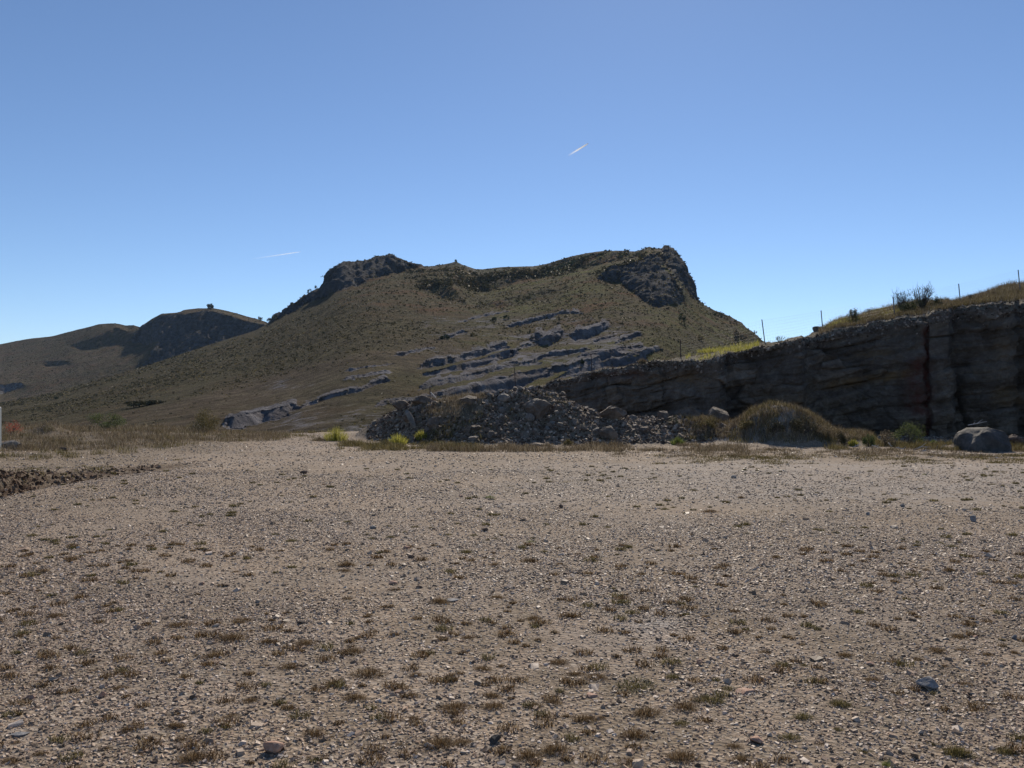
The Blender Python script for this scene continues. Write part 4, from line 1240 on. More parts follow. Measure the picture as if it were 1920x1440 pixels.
bank_grass('olive_grass', 'olive grass over the sloping top of the quarry bank', M_olive, 44000, 1535, 2300, 0.06, 0.24, 32, (4, nt + 3), -0.2)
bank_grass('tall_grass', 'taller fuzzy grass standing on the skyline of the bank', M_straw, 15000, 1535, 2300, 0.14, 0.42, 36, (30, nt + 3), -0.05, 0.007)
bank_grass('yellow_grass', 'bright yellow-green grass strip on the bank top left of the first grey post', M_yellow, 3000, 1285, 1425, 0.05, 0.30, 33, (2, nt), 0.0)
bank_grass('yellow_grass', 'yellow-green grass lit from behind on the bank top by the dark juniper', M_yellow, 9000, 1545, 1720, 0.08, 0.24, 34, (20, nt), -0.05)
bank_grass('dry_grass', 'thin dry grass on the lower left brink of the bank', M_straw, 5000, 960, 1540, 0.05, 0.16, 35, (4, nt), 0.05)

# ---------------------------------------------------------------- single grass tufts in the yard
def tuft_mesh(seed, n=230, mat=None, flat=0.5):
    r = np.random.default_rng(seed)
    a = r.uniform(0, 2 * math.pi, n); q_ = r.power(1.7, n)
    base = np.stack([np.cos(a) * q_ * 0.8, np.sin(a) * q_ * 0.55, np.zeros(n)], 1)
    base += 0.12 * r.normal(size=(n, 3)) * np.array([1, 1, 0])
    h = r.uniform(0.25, 0.75, n) * (1.1 - 0.55 * q_) * flat * 1.5
    out = base * np.array([1, 1, 0]) * r.uniform(0.1, 0.7, (n, 1)) + r.normal(size=(n, 3)) * np.array([0.16, 0.16, 0])
    k = r.uniform(size=n) < 0.03
    h[k] *= 1.8
    V, Fc = blades(base, h, r.uniform(0.012, 0.035, n), out, r)
    o = mesh('grass_tuft', V, Fc, mat)
    me = o.data
    bpy.data.objects.remove(o)
    return me
TM = {'b': [tuft_mesh(40 + k, 620, M_tuft, 0.5) for k in range(6)],
      'g': [tuft_mesh(60 + k, 520, M_tuft2, 0.58) for k in range(5)],
      'G': [tuft_mesh(80 + k, 300, M_green, 0.6) for k in range(3)]}
TUFTS = []
def tuft(px, py, wpx, kind, label=None, hf=1.0, r=rng):
    X, Y = ground_at(px, py)
    o = bpy.data.objects.new('grass_tuft', TM[kind][int(r.integers(0, len(TM[kind])))])
    s_ = wpx * Y / F / 2 * (1.0 if kind != 'G' else 0.85)
    o.scale = (s_, s_ * r.uniform(0.8, 1.1), min(s_, 0.12) * r.uniform(0.8, 1.2) * hf)
    Yc = Y + s_ * 0.4
    o.location = (X * Yc / Y, Yc, float(land_z(np.array(X), np.array(Yc))) - 0.004)
    o.rotation_euler = (0, 0, r.uniform(-0.5, 0.5) + (math.pi if r.uniform() < 0.5 else 0))
    link(o)
    G = {'b': ('low tuft of dry brown grass scattered on the yard gravel', 'dry grass tufts on the gravel'),
         'g': ('low tuft of olive green grass scattered on the yard gravel', 'olive grass tufts on the gravel'),
         'G': ('small bright green weed growing in the yard gravel', 'green weeds in the gravel')}[kind]
    tag(o, label or G[0], 'grass', None if label else G[1])
    if not label: TUFTS.append((o, kind, px, py, wpx * (1 if py > 1150 else 1.5)))
    return o
NT_ = [
    (650, 1066, 36, 'b', 'reddish brown tuft standing tallest in the left half of the middle yard', 1.3), (645, 1075, 30, 'b', 'flat olive-edged tuft touching the front of the tall reddish brown one', 0.7),
    (1178, 1030, 22, 'g', 'upright dark green tuft right of centre in the middle yard', 1.5), (1456, 1048, 24, 'b', 'compact golden tuft with a dark base at the right of the middle yard', 1.2),
    (435, 1205, 56, 'b', 'wide dark brown tuft, largest in the left foreground', 1.1), (398, 1236, 44, 'b', 'tuft with a deep blue-black shadow just below the largest left one', 0.9),
    (334, 1180, 52, 'b', 'long low tuft left of the largest dark tuft', 0.9), (236, 1376, 32, 'b', 'round dark tuft near the bottom left', 1.2),
    (328, 1368, 42, 'b', 'fuzzy tan tuft right of a round dark one at the bottom left', 1.1), (918, 934, 26, 'G', 'bright green weed beside a pale streak in the far gravel', 1.0),
    (995, 1020, 26, 'G', 'bright green weed at the centre of the yard', 0.9), (1390, 935, 16, 'b', 'thin orange-brown tuft on the far right gravel', 1.6),
    (1332, 960, 34, 'b', 'spreading orange-tan tuft left of a thin orange-brown one', 1.0), (1190, 1292, 104, 'g', 'long narrow grass strip curving across the right foreground', 0.6),
    (1585, 1233, 34, 'b', 'dense golden tuft in the right foreground above small stones', 1.2), (1795, 1420, 64, 'g', 'large green tuft in the bottom right corner', 1.2),
    (1665, 1438, 46, 'G', 'bright green grass clump cut by the bottom edge right of the middle', 1.1), (1190, 1386, 66, 'b', 'square-fronted brown tuft at the bottom right of centre', 1.0),
    (825, 1134, 44, 'b', 'bristly tuft with a stone slab at its right', 1.1), (1780, 1072, 30, 'b', 'brown mound-like tuft at the right of the middle yard', 1.1),
]
for a in NT_:
    tuft(*a[:5], hf=a[5])
PL = [(455, 1168, 40, 'b'), (105, 1162, 42, 'b'), (38, 1200, 30, 'b'), (432, 1346, 32, 'b'), (222, 1297, 36, 'b'), (660, 1228, 46, 'b'), (932, 1124, 32, 'b'),
      (1025, 1110, 20, 'b'), (1050, 1063, 18, 'b'), (875, 1039, 30, 'g'), (927, 1063, 24, 'b'), (1300, 921, 18, 'g'), (1246, 956, 20, 'g'), (1262, 952, 12, 'g'), (1140, 990, 18, 'g'),
      (1385, 988, 24, 'g'), (1402, 984, 12, 'g'), (546, 1018, 24, 'g'), (515, 1005, 20, 'g'), (306, 1000, 20, 'g'), (435, 965, 22, 'g'), (430, 970, 18, 'g'), (143, 1011, 18, 'g'), (60, 1010, 22, 'g'),
      (137, 1031, 22, 'g'), (137, 1050, 16, 'b'), (326, 963, 22, 'g'), (206, 998, 18, 'g'), (70, 992, 14, 'g'), (275, 1007, 14, 'b'), (274, 1060, 16, 'b'), (1567, 1000, 18, 'g'), (1530, 994, 16, 'g'), (1598, 990, 14, 'g'), (1622, 990, 18, 'g'),
      (1555, 960, 16, 'g'), (1578, 972, 12, 'g'), (1515, 952, 10, 'g'), (1825, 1045, 28, 'b'), (1848, 1044, 14, 'b'), (1908, 1079, 18, 'b'), (1880, 1070, 20, 'b'), (1720, 1017, 18, 'g'), (1762, 1018, 18, 'g'), (1785, 1025, 24, 'g'), (1800, 1017, 14, 'g'),
      (1652, 1072, 20, 'b'), (1677, 1082, 26, 'g'), (1700, 1084, 18, 'b'), (1735, 1070, 22, 'b'), (1435, 1227, 30, 'b'), (1468, 1252, 44, 'g'), (1508, 1250, 20, 'g'), (1505, 1350, 46, 'g'), (1636, 1278, 34, 'b'), (1567, 1298, 24, 'b'), (1575, 1325, 44, 'g'), (1538, 1282, 18, 'b'),
      (1885, 1415, 46, 'g'), (1750, 1398, 30, 'g'), (1620, 1412, 30, 'g'), (1480, 1388, 46, 'g'), (1538, 1396, 28, 'b'), (1570, 1370, 24, 'g'), (1852, 1165, 30, 'b'), (1812, 1166, 24, 'b'), (1796, 1197, 42, 'b'), (1725, 1178, 18, 'b'), (1720, 1215, 18, 'b'), (1760, 1225, 36, 'b'), (1805, 1222, 30, 'b'), (1850, 1230, 26, 'b'), (1902, 1226, 24, 'b'), (1845, 1245, 24, 'b'),
      (1812, 1284, 34, 'b'), (1722, 1238, 26, 'b'), (1768, 1250, 24, 'b'), (1045, 1246, 44, 'b'), (1078, 1268, 44, 'b'), (1120, 1275, 54, 'b'), (1262, 1272, 34, 'g'), (1366, 1294, 34, 'g'), (1332, 1318, 60, 'g'), (1285, 1330, 60, 'b'), (1212, 1342, 62, 'b'), (1276, 1358, 38, 'g'), (1035, 1320, 46, 'b'), (1000, 1328, 40, 'b'), (1100, 1354, 52, 'b'), (1278, 1428, 74, 'b'), (1390, 1428, 52, 'b'), (1375, 1402, 36, 'b'),
      (1040, 1414, 66, 'b'), (988, 1424, 64, 'b'), (1180, 1435, 60, 'b'), (545, 1332, 32, 'b'), (575, 1212, 50, 'b'), (545, 1256, 50, 'b'), (620, 1290, 44, 'b'), (690, 1272, 74, 'b'), (780, 1272, 36, 'b'), (665, 1316, 50, 'b'), (728, 1356, 34, 'b'), (822, 1404, 74, 'b'), (865, 1398, 50, 'b'), (772, 1310, 34, 'b'), (852, 1335, 66, 'b'), (776, 1352, 42, 'b'),
      (360, 1430, 64, 'b'), (340, 1392, 36, 'b'), (20, 1434, 44, 'b'), (75, 1420, 34, 'b'), (500, 1208, 34, 'b'), (670, 1200, 24, 'b'), (880, 1200, 34, 'b'), (905, 1258, 40, 'b'), (920, 1310, 44, 'b'), (925, 1330, 50, 'b'), (470, 1318, 40, 'b'), (590, 1380, 50, 'b'), (740, 1110, 26, 'b'), (720, 1142, 26, 'b'), (650, 1126, 26, 'b'), (1000, 1165, 36, 'b'), (1070, 1160, 24, 'b'),
      (840, 1006, 16, 'g'), (858, 984, 14, 'g'), (728, 988, 14, 'g'), (778, 990, 18, 'g'), (808, 992, 14, 'g'), (760, 1000, 14, 'g'), (732, 1010, 20, 'g'), (697, 1012, 16, 'g'), (690, 1004, 14, 'g'), (930, 1014, 16, 'g'), (888, 1007, 18, 'g'), (655, 984, 12, 'b'), (607, 911, 12, 'b'), (560, 909, 12, 'b'), (650, 1035, 16, 'b'), (922, 882, 12, 'g'), (1058, 942, 14, 'g'), (1120, 945, 10, 'g'), (1238, 980, 12, 'b'), (1297, 1004, 14, 'b'), (1120, 1036, 18, 'b'), (1125, 1050, 12, 'G'), (1200, 1050, 12, 'g'), (1245, 1078, 16, 'b'), (1160, 1072, 16, 'b'), (1290, 1094, 14, 'b'), (1395, 1103, 12, 'b'), (1020, 1040, 20, 'g'),
      (1590, 897, 16, 'g'), (1632, 884, 14, 'g'), (1688, 895, 16, 'g'), (1733, 890, 12, 'G'), (1880, 911, 12, 'g'), (1810, 895, 16, 'g'), (1860, 908, 14, 'g')]
for a in PL:
    tuft(*a)
rt = np.random.default_rng(77)
cnt = 0
while cnt < 70:
    px, py = rt.uniform(-60, 1980), 900 + 530 * rt.power(1.1)
    dens = float(fbm(np.array(px * 0.004), np.array(py * 0.008), np.array(3.0), 3))
    if rt.uniform() > 0.5 + dens: continue
    w = rt.uniform(8, 20) * (0.4 + (py - 860) / 420.0)
    tuft(px, py, w, 'b' if rt.uniform() < 0.4 + (py - 950) / 500 else 'g', r=rt)
    cnt += 1
ORD = ['first', 'second', 'third', 'fourth', 'fifth', 'sixth', 'seventh', 'eighth', 'ninth', 'tenth', 'eleventh', 'twelfth']
def rank_labels(items, what, where):
    """items: (object, cell key, px); look-alikes of one cell are told apart by their order from left to right"""
    cell = {}
    for o, key, px in items:
        cell.setdefault(key, []).append((px, o))
    for key, l in cell.items():
        l.sort(key=lambda t: t[0])
        n = len(l)
        for i, (_, o) in enumerate(l):
            w_, t_ = what(key), where(key)
            if n == 1: o['label'] = 'lone ' + w_ + ', ' + t_
            elif i < n - i - 1 or i == n // 2 and n % 2: o['label'] = ORD[i] + ' ' + w_ + ' from the left, ' + t_
            else: o['label'] = ORD[n - 1 - i] + ' ' + w_ + ' from the right, ' + t_
def colname(px):
    return ['left edge', 'left part', 'left of centre', 'centre', 'right of centre', 'right part', 'right edge'][int(np.clip((px + 0) / 1920 * 7, 0, 6))]
def rowname(py):
    return ['farthest gravel', 'far gravel', 'middle gravel', 'near gravel', 'nearest gravel'][int(np.searchsorted([940, 1010, 1110, 1270], py))]
rank_labels(RK_ITEMS, lambda k: k[0] + ' ' + k[1] + ' rock', lambda k: k[2] + ' of the rubble heap, ' + k[3])
rank_labels([(o, ('small' if w < 24 else 'medium' if w < 42 else 'wide', k, colname(px), rowname(py)), px) for (o, k, px, py, w) in TUFTS],
            lambda k: k[0] + {'b': ' brown', 'g': ' olive', 'G': ' green'}[k[1]] + ' grass tuft', lambda k: k[3] + ', ' + k[2])
# the many smaller tufts beyond those, as one cover
parts = []
for mname, nn, key, sd_ in (('b', 650, M_tuft, 5), ('g', 380, M_olive, 6)):
    r = np.random.default_rng(sd_)
    X, Y, Pp = scatter_wedge(nn * 2, 3.0, 8.5 if mname == 'b' else 18, r, 1.1, -60, 1980, 2.0)
    k = r.uniform(size=nn * 2) < 0.5 + 1.2 * fbm(X * 0.35, Y * 0.35, 1.0, 3)
    X, Y = X[k][:nn], Y[k][:nn]
    nb_ = 60
    n = len(X) * nb_
    rad = np.repeat(r.uniform(0.02, 0.07, len(X)), nb_)
    a = r.uniform(0, 6.283, n); q_ = r.power(1.6, n)
    bx, by = np.repeat(X, nb_) + np.cos(a) * q_ * rad, np.repeat(Y, nb_) + np.sin(a) * q_ * rad * 0.8
    V, Fc = blades(np.stack([bx, by, land_z(bx, by)], 1), rad * r.uniform(0.25, 0.8, n), 0.002 + 0.0006 * by, r.uniform(0.3, 1.2, n), r)
    tag(mesh('small_tufts', V, Fc, key), ('tiny dry' if mname == 'b' else 'tiny olive') + ' grass tufts dotted over the yard gravel', kind='stuff')
# lone straw stalks in the foreground
r = np.random.default_rng(9)
X, Y, Pp = scatter_wedge(420, 3.3, 6.5, r, 1.4, 0, 1920)
V, Fc = blades(np.stack([X, Y, land_z(X, Y)], 1), r.uniform(0.04, 0.13, 420), np.full(420, 0.0025), r.uniform(0.5, 2.2, 420), r)
M_stalk = mat_leaf('stalks', [(0, (0.32, 0.26, 0.18)), (1, (0.55, 0.48, 0.36))], 0.3)
tag(mesh('straw_stalks', V, Fc, M_stalk), 'bleached single straw stalks bent over the near gravel', kind='stuff')

# bright tufts at the rear of the yard
def big_tuft(X, Y, Z, w, h, mat, n, label, seed, name='grass_clump', cat='grass'):
    r = np.random.default_rng(seed)
    a = r.uniform(0, 6.283, n); q_ = r.power(1.5, n)
    base = np.stack([np.cos(a) * q_ * w * 0.36, np.sin(a) * q_ * w * 0.3, np.zeros(n)], 1)
    hh = h * r.uniform(0.5, 1.0, n) * (1.05 - 0.45 * q_)
    out = base * r.uniform(0.1, 0.9, (n, 1)) + r.normal(size=(n, 3)) * np.array([0.1, 0.1, 0]) * h
    V, Fc = blades(base, hh, r.uniform(0.006, 0.013, n), out, r)
    o = mesh(name, V, Fc, mat)
    o.location = (X, Y, Z)
    return tag(o, label, cat)
for k, (px, py, w, h, m, lab) in enumerate([
        (630, 808, 56, 36, M_yellow, 'bright yellow-green grass clump at the far edge left of the heap'),
        (745, 836, 46, 30, M_yellow, 'tall yellowish grass clump at the left foot of the heap'),
        (722, 838, 30, 18, M_olive, 'olive clump left of the tall yellowish grass'),
        (790, 826, 26, 26, M_yellow, 'golden grass clump under the long tilted slab'),
        (828, 836, 16, 10, M_green, 'small green clump in front of the heap'),
        (600, 806, 50, 12, M_straw, 'low dry clump left of the bright yellow-green grass'),
        (1065, 836, 22, 16, M_olive, 'dark olive clump in the grass fringe before the heap'),
        (1270, 836, 34, 22, M_green, 'dark green weed clump at the right foot of the heap'),
        (1600, 838, 22, 18, M_yellow, 'yellow-green clump at the right foot of the grassy hump'),
        (1725, 836, 16, 16, M_green, 'thin green weed in the shade of the bank left of the big boulder'),
        (1750, 836, 14, 14, M_green, 'thin green weed nearest the left side of the big boulder'),
        (1290, 762, 14, 16, M_straw, 'rust-brown grass clump beside the jagged boulder'),
        (1205, 676, 20, 14, M_straw, 'dry clump on the brink of the bank among grey ledges'),
        (1330, 660, 60, 14, M_yellow, 'bright yellow strip-like grass clump on the bank brink')]):
    if py < 700:
        p = bank_point(px, py)
        X, Y, Z = [float(v) for v in p]
    else:
        Y = heapY(px, py - 2) if py < 840 else CAMZ * F / (py - HY)
        Y = min(Y, 30.0); X = Y * (px - 960) / F
        Z = float(land_z(np.array(X), np.array(Y))) - 0.02
    big_tuft(X, Y, Z, w * Y / F, h * Y / F, m, 420, lab, 300 + k)

#==PLANTS
# ---------------------------------------------------------------- bushes and trees
def bush(X, Y, Z, w, h, mat, nleaf, leaf, label, seed, name='bush', cat='bush', twigs=14, twiggy=False, k=10, trunk=0.0):
    r = np.random.default_rng(seed)
    e = empty(name, (X, Y, Z), label, cat)
    c = clumped(nleaf, (w / 2, w * 0.4, h * (1 - trunk) * 0.62), r, k=k)
    c[:, 2] -= c[:, 2].min()
    c[:, 2] *= h * (1 - trunk) / max(c[:, 2].max(), 1e-3)
    c[:, 2] += h * trunk
    V, Fc = leaves(c, leaf * r.uniform(0.6, 1.3, nleaf), r)
    if nleaf > 10:
        mesh('crown' if trunk else 'foliage', V, Fc, mat, e)
    parts = []
    for t in range(twigs):
        a = r.uniform(0, 6.283)
        tip = c[r.integers(0, len(c))]
        if twiggy:
            tip = np.array([math.cos(a) * w * r.uniform(0.1, 0.55), math.sin(a) * w * 0.35, h * r.uniform(0.6, 1.15)])
        mid = tip * np.array([0.45, 0.45, 0.55]) + r.normal(size=3) * w * 0.03
        parts.append(tube([(0, 0, -0.03), mid, tip], [0.012 * h + 0.004, 0.008 * h + 0.002, 0.003], 4))
        if twiggy:
            for _ in range(5):
                f = r.uniform(0.3, 0.95)
                p0 = mid + (tip - mid) * f
                p1 = p0 + r.normal(size=3) * w * 0.10 + np.array([0, 0, h * 0.12])
                parts.append(tube([p0, p1], [0.006, 0.003], 3))
    if trunk:
        parts.append(tube([(0, 0, -0.1), (w * 0.02, 0, h * trunk * 0.7), (w * 0.04, 0, h * (trunk + 0.3))], [w * 0.05, w * 0.04, w * 0.02], 7))
    V, Fc = merge(parts)
    mesh('trunk' if trunk else 'twigs', V, Fc, M_bark, e)
    return e
def yard_bush(px, py, wpx, hpx, mat, nl, leaf, label, seed, Y=None, **kw):
    Y = Y or min(heapY(px, py - 2) if py < 838 else CAMZ * F / (py - HY), 31.5)
    X = Y * (px - 960) / F
    return bush(X, Y, float(land_z(np.array(X), np.array(Y))) - 0.03, wpx * Y / F, hpx * Y / F, mat, nl, leaf, label, seed, **kw)
yard_bush(198, 816, 84, 34, M_leafmid, 2600, 0.045, 'low spreading green bush at the left end of the yard edge', 401, Y=29.2)
yard_bush(380, 812, 76, 50, M_olive, 4200, 0.045, 'rounded straw-brown bush at the yard edge left of the first rock ledge', 402, Y=30.2)
yard_bush(1703, 834, 62, 50, M_leafmid, 2400, 0.04, 'round dusty green bush at the foot of the dark bank', 403, Y=25.2)
yard_bush(1660, 836, 44, 34, M_straw, 900, 0.04, 'straggly brownish bush touching the left of the dusty green one', 404, Y=25.0, twigs=24)
yard_bush(22, 842, 40, 30, M_redleaf, 420, 0.035, 'red-leaved bush behind the white post at the left edge', 405, Y=26.0)
yard_bush(1262, 800, 26, 22, M_leafdark, 500, 0.03, 'dark little bush on the right end of the rubble', 406)
def bank_bush(px, py, wpx, hpx, mat, nl, leaf, label, seed, **kw):
    p = bank_point(px, py)
    return bush(float(p[0]), float(p[1]), float(p[2]) - 0.05, wpx * p[1] / F, hpx * p[1] / F, mat, nl, leaf, label, seed, **kw)
bank_bush(1599, 604, 26, 28, M_leafdark, 1500, 0.045, 'compact dark juniper on the skyline of the bank top', 410, k=5)
bank_bush(1690, 582, 34, 34, M_leafdark, 700, 0.035, 'bare twiggy bush on the skyline behind the wire fence, left of the cluster', 411, twigs=34, twiggy=True)
bank_bush(1712, 586, 50, 30, M_leafdark, 2400, 0.04, 'dense dark low bush at the middle of the skyline cluster', 412)
bank_bush(1728, 582, 50, 42, M_leafdark, 1500, 0.035, 'tall bare reddish bush rising from the skyline cluster', 413, twigs=44, twiggy=True)
bank_bush(1758, 576, 24, 26, M_leafdark, 900, 0.04, 'dark evergreen bush at the right end of the skyline cluster', 414, k=5)
bank_bush(1637, 588, 30, 14, M_scrub, 700, 0.035, 'low brown scrub bush between the juniper and the skyline cluster', 415)
bank_bush(1819, 565, 10, 14, M_leafdark, 50, 0.03, 'lone leafless sprig right of a fence post on the skyline', 416, twigs=12, twiggy=True)
bank_bush(1462, 642, 18, 12, M_leafdark, 60, 0.03, 'leafless sprig on the dip between hill and bank', 417, twigs=16, twiggy=True)
bank_bush(1790, 592, 20, 9, M_scrub, 500, 0.035, 'shaggy turf clump hanging over the brink right of the pale block', 418)

# trees and shrubs on the hills
def far_bush(px, py, wpx, hpx, label, seed, P=P_hill, pxs=px_main, trunk=0.0, nl=500, group=None, mat=None, name='shrub', cat='shrub'):
    p = hill_point(px, py, P, pxs)
    w, h = wpx * p[1] / F, hpx * p[1] / F
    e = bush(float(p[0]), float(p[1]), float(p[2]) - 0.08 * h, w, h * 1.08, mat or M_leafdark, nl, w * 0.13, label, seed, name=name, cat=cat, twigs=5, trunk=trunk, k=7)
    if group: e['group'] = group
    return e
far_bush(394, 581, 18, 12, 'windswept round tree on top of the dark far crag', 430, P_far, px_far, 0.2, 700, None, None, 'tree', 'tree')
far_bush(489, 603, 11, 10, 'left one of two small round trees in the notch between the hills', 431, P_far, px_far, 0.25, 500, None, None, 'tree', 'tree')
far_bush(505, 606, 11, 11, 'right one of two small round trees in the notch, nearest the big hill', 432, P_far, px_far, 0.3, 500, None, None, 'tree', 'tree')
for k, (px, py, w, h, lab) in enumerate([
        (278, 759, 84, 7, 'long dark hedge-like thicket in the hollow low on the left flank'),
        (516, 602, 14, 12, 'dense shrub at the lowest left end of the big hill crest'),
        (548, 574, 9, 8, 'small shrub low on the left crest slope of the big hill'),
        (581, 548, 9, 8, 'shrub on the left crest slope just below the first crag'),
        (594, 540, 7, 7, 'shrub touching the left side of the first crag'),
        (1278, 606, 20, 20, 'dark shrub on the slope below the right crag'),
        (835, 636, 22, 10, 'dark low shrub at the left end of the big pale slab'),
        (885, 630, 14, 8, 'olive shrub on top of the big pale slab'),
        (925, 602, 16, 8, 'left shrub of a pair above the big pale slab'),
        (950, 598, 14, 8, 'right shrub of a pair above the big pale slab'),
        (993, 625, 10, 8, 'dark shrub on the slope between the slab and the rock knobs'),
        (1047, 603, 14, 14, 'yellowish shrub standing between rock ledges right of centre'),
        (605, 626, 8, 5, 'single dark shrub in the middle of the smooth left flank'),
        (107, 748, 12, 5, 'dark shrub low on the far left flank'),
        (1090, 682, 14, 10, 'shrub in front of a pale ledge above the bank'),
        (1315, 640, 22, 12, 'brownish shrub low on the right flank of the big hill'),
        (1385, 640, 40, 22, 'wide tan thicket at the right foot of the big hill'),
        (1340, 592, 8, 6, 'shrub on the right skyline below the crag'),
        (1352, 590, 7, 7, 'tiny shrub on the right skyline shoulder'),
        (1415, 626, 7, 7, 'tiny shrub low on the right skyline'),
        (855, 492, 8, 6, 'shrub on the small knoll at the middle of the crest'),
        (1173, 472, 10, 5, 'wide low shrub on the crest left of the right crag'),
        (1137, 473, 8, 5, 'low shrub on the crest rise before the right crag'),
        (38, 690, 5, 4, 'lone dark shrub on the far left slope')]):
    far_bush(px, py, w, h, lab, 440 + k, nl=420, mat=(M_straw if 'tan' in lab else M_scrub if 'hedge' in lab else M_olive if ('olive' in lab or 'yellow' in lab or 'brownish' in lab) else M_leafdark))

# low scrub over the hills, one cover
def hill_scrub(name, label, P, nrow, pxs, n, lo, hi, seed, s0, s1, mat, dens=None, q=5):
    r = np.random.default_rng(seed)
    ok = np.where((pxs > lo) & (pxs < hi))[0]
    j = ok[r.integers(0, len(ok), n)]; i = r.integers(6, nrow - 1, n)
    p = P[i, j]
    k = r.uniform(size=n) < (dens(p, i, j) if dens else 1)
    p = p[k]; m = len(p)
    s_ = (s0 + (s1 - s0) * r.power(0.7, m) ** 2) * np.clip(p[:, 1] / 200, 0.45, 1.4)
    C = np.repeat(p, q, 0) + r.normal(size=(m * q, 3)) * np.repeat(s_, q)[:, None] * np.array([0.34, 0.3, 0.14]) + np.array([0, 0, 1]) * np.repeat(s_, q)[:, None] * 0.18
    V, Fc = leaves(C, np.repeat(s_, q) * 0.9, r)
    tag(mesh(name, V, Fc, mat), label, kind='stuff')
den = lambda p, i, j: np.clip(0.45 + 2.6 * fbm(p[:, 0] * 0.018, p[:, 1] * 0.012, 4.0, 4), 0.03, 1) * (1 - 0.75 * (RK_hill[i, j] > 0.5)) + 0.5 * (PY_hill[i, j] < 590) * (p[:, 0] > -60)
hill_scrub('scrub', 'low dark scrub and tussocks dotted over the big hill', P_hill, 440, px_main, 60000, -60, 1480, 5, 0.14, 0.75, M_scrub, den)
hill_scrub('scrub', 'olive tussocks over the big hill', P_hill, 440, px_main, 40000, -60, 1480, 6, 0.12, 0.55, M_olive, den)
hill_scrub('scrub', 'sparse scrub over the farther hills', P_far, 240, px_far, 12000, -60, 540, 7, 0.3, 0.9, M_scrub, None)
def crest_d(p, i, j):
    return np.where(i > 425, 0.7, 0.0)
hill_scrub('crest_scrub', 'scrub breaking the skyline of the big hill', P_hill, 440, px_main, 22000, 520, 1440, 8, 0.3, 1.0, M_scrub, crest_d, 7)

hill_scrub('scrub', 'dark green scrub thick along the crest of the big hill', P_hill, 440, px_main, 60000, 760, 1330, 9, 0.4, 1.5, M_scrub,
           lambda p, i, j: np.clip(0.2 + 2.2 * fbm(p[:, 0] * 0.03, p[:, 1] * 0.03, 9.0, 3), 0, 0.8) * ((PY_hill[i, j] - sil_main(px_main[j])) < 42) * (i < 432) * (RK_hill[i, j] < 0.5) * (px_main[j] < 1215), 6)
for k, (px, py, w, h, m, lab) in enumerate([
        (1452, 816, 40, 30, M_scrub, 'dark bush low on the front of the grassy hump, left of its middle'),
        (1505, 814, 52, 38, M_scrub, 'largest dark bush on the shaded front of the grassy hump'),
        (1545, 822, 36, 28, M_straw, 'dry brown bush at the right foot of the grassy hump'),
        (1402, 806, 32, 18, M_olive, 'olive bush on the left shoulder of the grassy hump'),
        (1585, 836, 36, 28, M_scrub, 'dark brown bush in the gap between the hump and the dusty green bush'),
        (1325, 806, 38, 20, M_olive, 'tan-olive bush between the rubble and the hump'),
        (1630, 838, 30, 26, M_leafmid, 'pale green weed bush right of the hump')]):
    yard_bush(px, py, w, h, m, 1300, 0.04, lab, 480 + k, twigs=18)

#==MADE THINGS
# ---------------------------------------------------------------- fence on the bank
FP = [(807, 747, 22, -1, 'rusty'), (968, 726, 36, -3, 'rusty'), (1110, 701, 38, -2, 'rusty'), (1277, 669, 32, -1, 'rusty'), (1436, 644, 45, -7, 'grey'), (1543, 620, 38, -4, 'grey'), (1679, 592, 34, -4, 'grey'),
      (1802, 568, 36, -4, 'grey'), (1914, 546, 40, -5, 'grey'), (2040, 522, 42, -4, 'grey')]
fe = empty('fence', (0, 0, 0), 'wire mesh fence on thin leaning metal posts along the top of the quarry bank', 'fence')
bases, tops = [], []
for (px, py, h, dx, kind) in FP:
    if px < 850:
        Y = 31.0; X = Y * (px - 960) / F; Z = CAMZ + Y * (HY - py) / F
    else:
        p = bank_point(px, py, (nf, nf + nt + 4)); X, Y, Z = [float(v) for v in p]
    b = np.array([X, Y, Z - 0.2]); t = np.array([X + dx * Y / F, Y, CAMZ + Y * (HY - (py - h)) / F])
    V, Fc = tube([b, t], [0.022, 0.022] if kind == 'grey' else [0.02, 0.018], 6)
    o = mesh('post', V, Fc, M_post if kind == 'grey' else M_rusty, fe)
    if kind == 'rusty': o['label'] = 'dark rusty fence post'
    bases.append(np.array([X, Y, Z + 0.03])); tops.append(t)
parts = []
for k in range(3, len(FP) - 1):
    b0, b1, t0, t1 = bases[k], bases[k + 1], tops[k], tops[k + 1]
    for f in np.linspace(0.02, 0.96, 8):
        a, c = b0 + (t0 - b0) * f, b1 + (t1 - b1) * f
        m_ = (a + c) / 2 - np.array([0, 0, 0.015])
        parts.append(tube([a, m_, c], 0.0015, 3, False))
    L_ = np.linalg.norm(b1 - b0)
    for g in np.arange(0.15, L_, 0.15) / L_:
        lo_ = b0 + (b1 - b0) * g; hi_ = (b0 + (t0 - b0) * 0.96) * (1 - g) + (b1 + (t1 - b1) * 0.96) * g
        parts.append(tube([lo_, hi_], 0.0009, 3, False))
V, Fc = merge(parts)
mesh('wire_mesh', V, Fc, M_wire, fe)
# pale stake leaning on the short post
Y = 31.0
p0 = W(np.array(808.0), np.array(736.0), 30.9); p1 = W(np.array(818.0), np.array(746.5), 30.7)
V, Fc = tube([p0 + (p0 - p1) * 0.05, p1 - np.array([0, 0, 0.02])], [0.022, 0.028], 6)
tag(mesh('stake', V, Fc, M_wood), 'pale wooden stake leaning against the short post on the heap', 'stake')

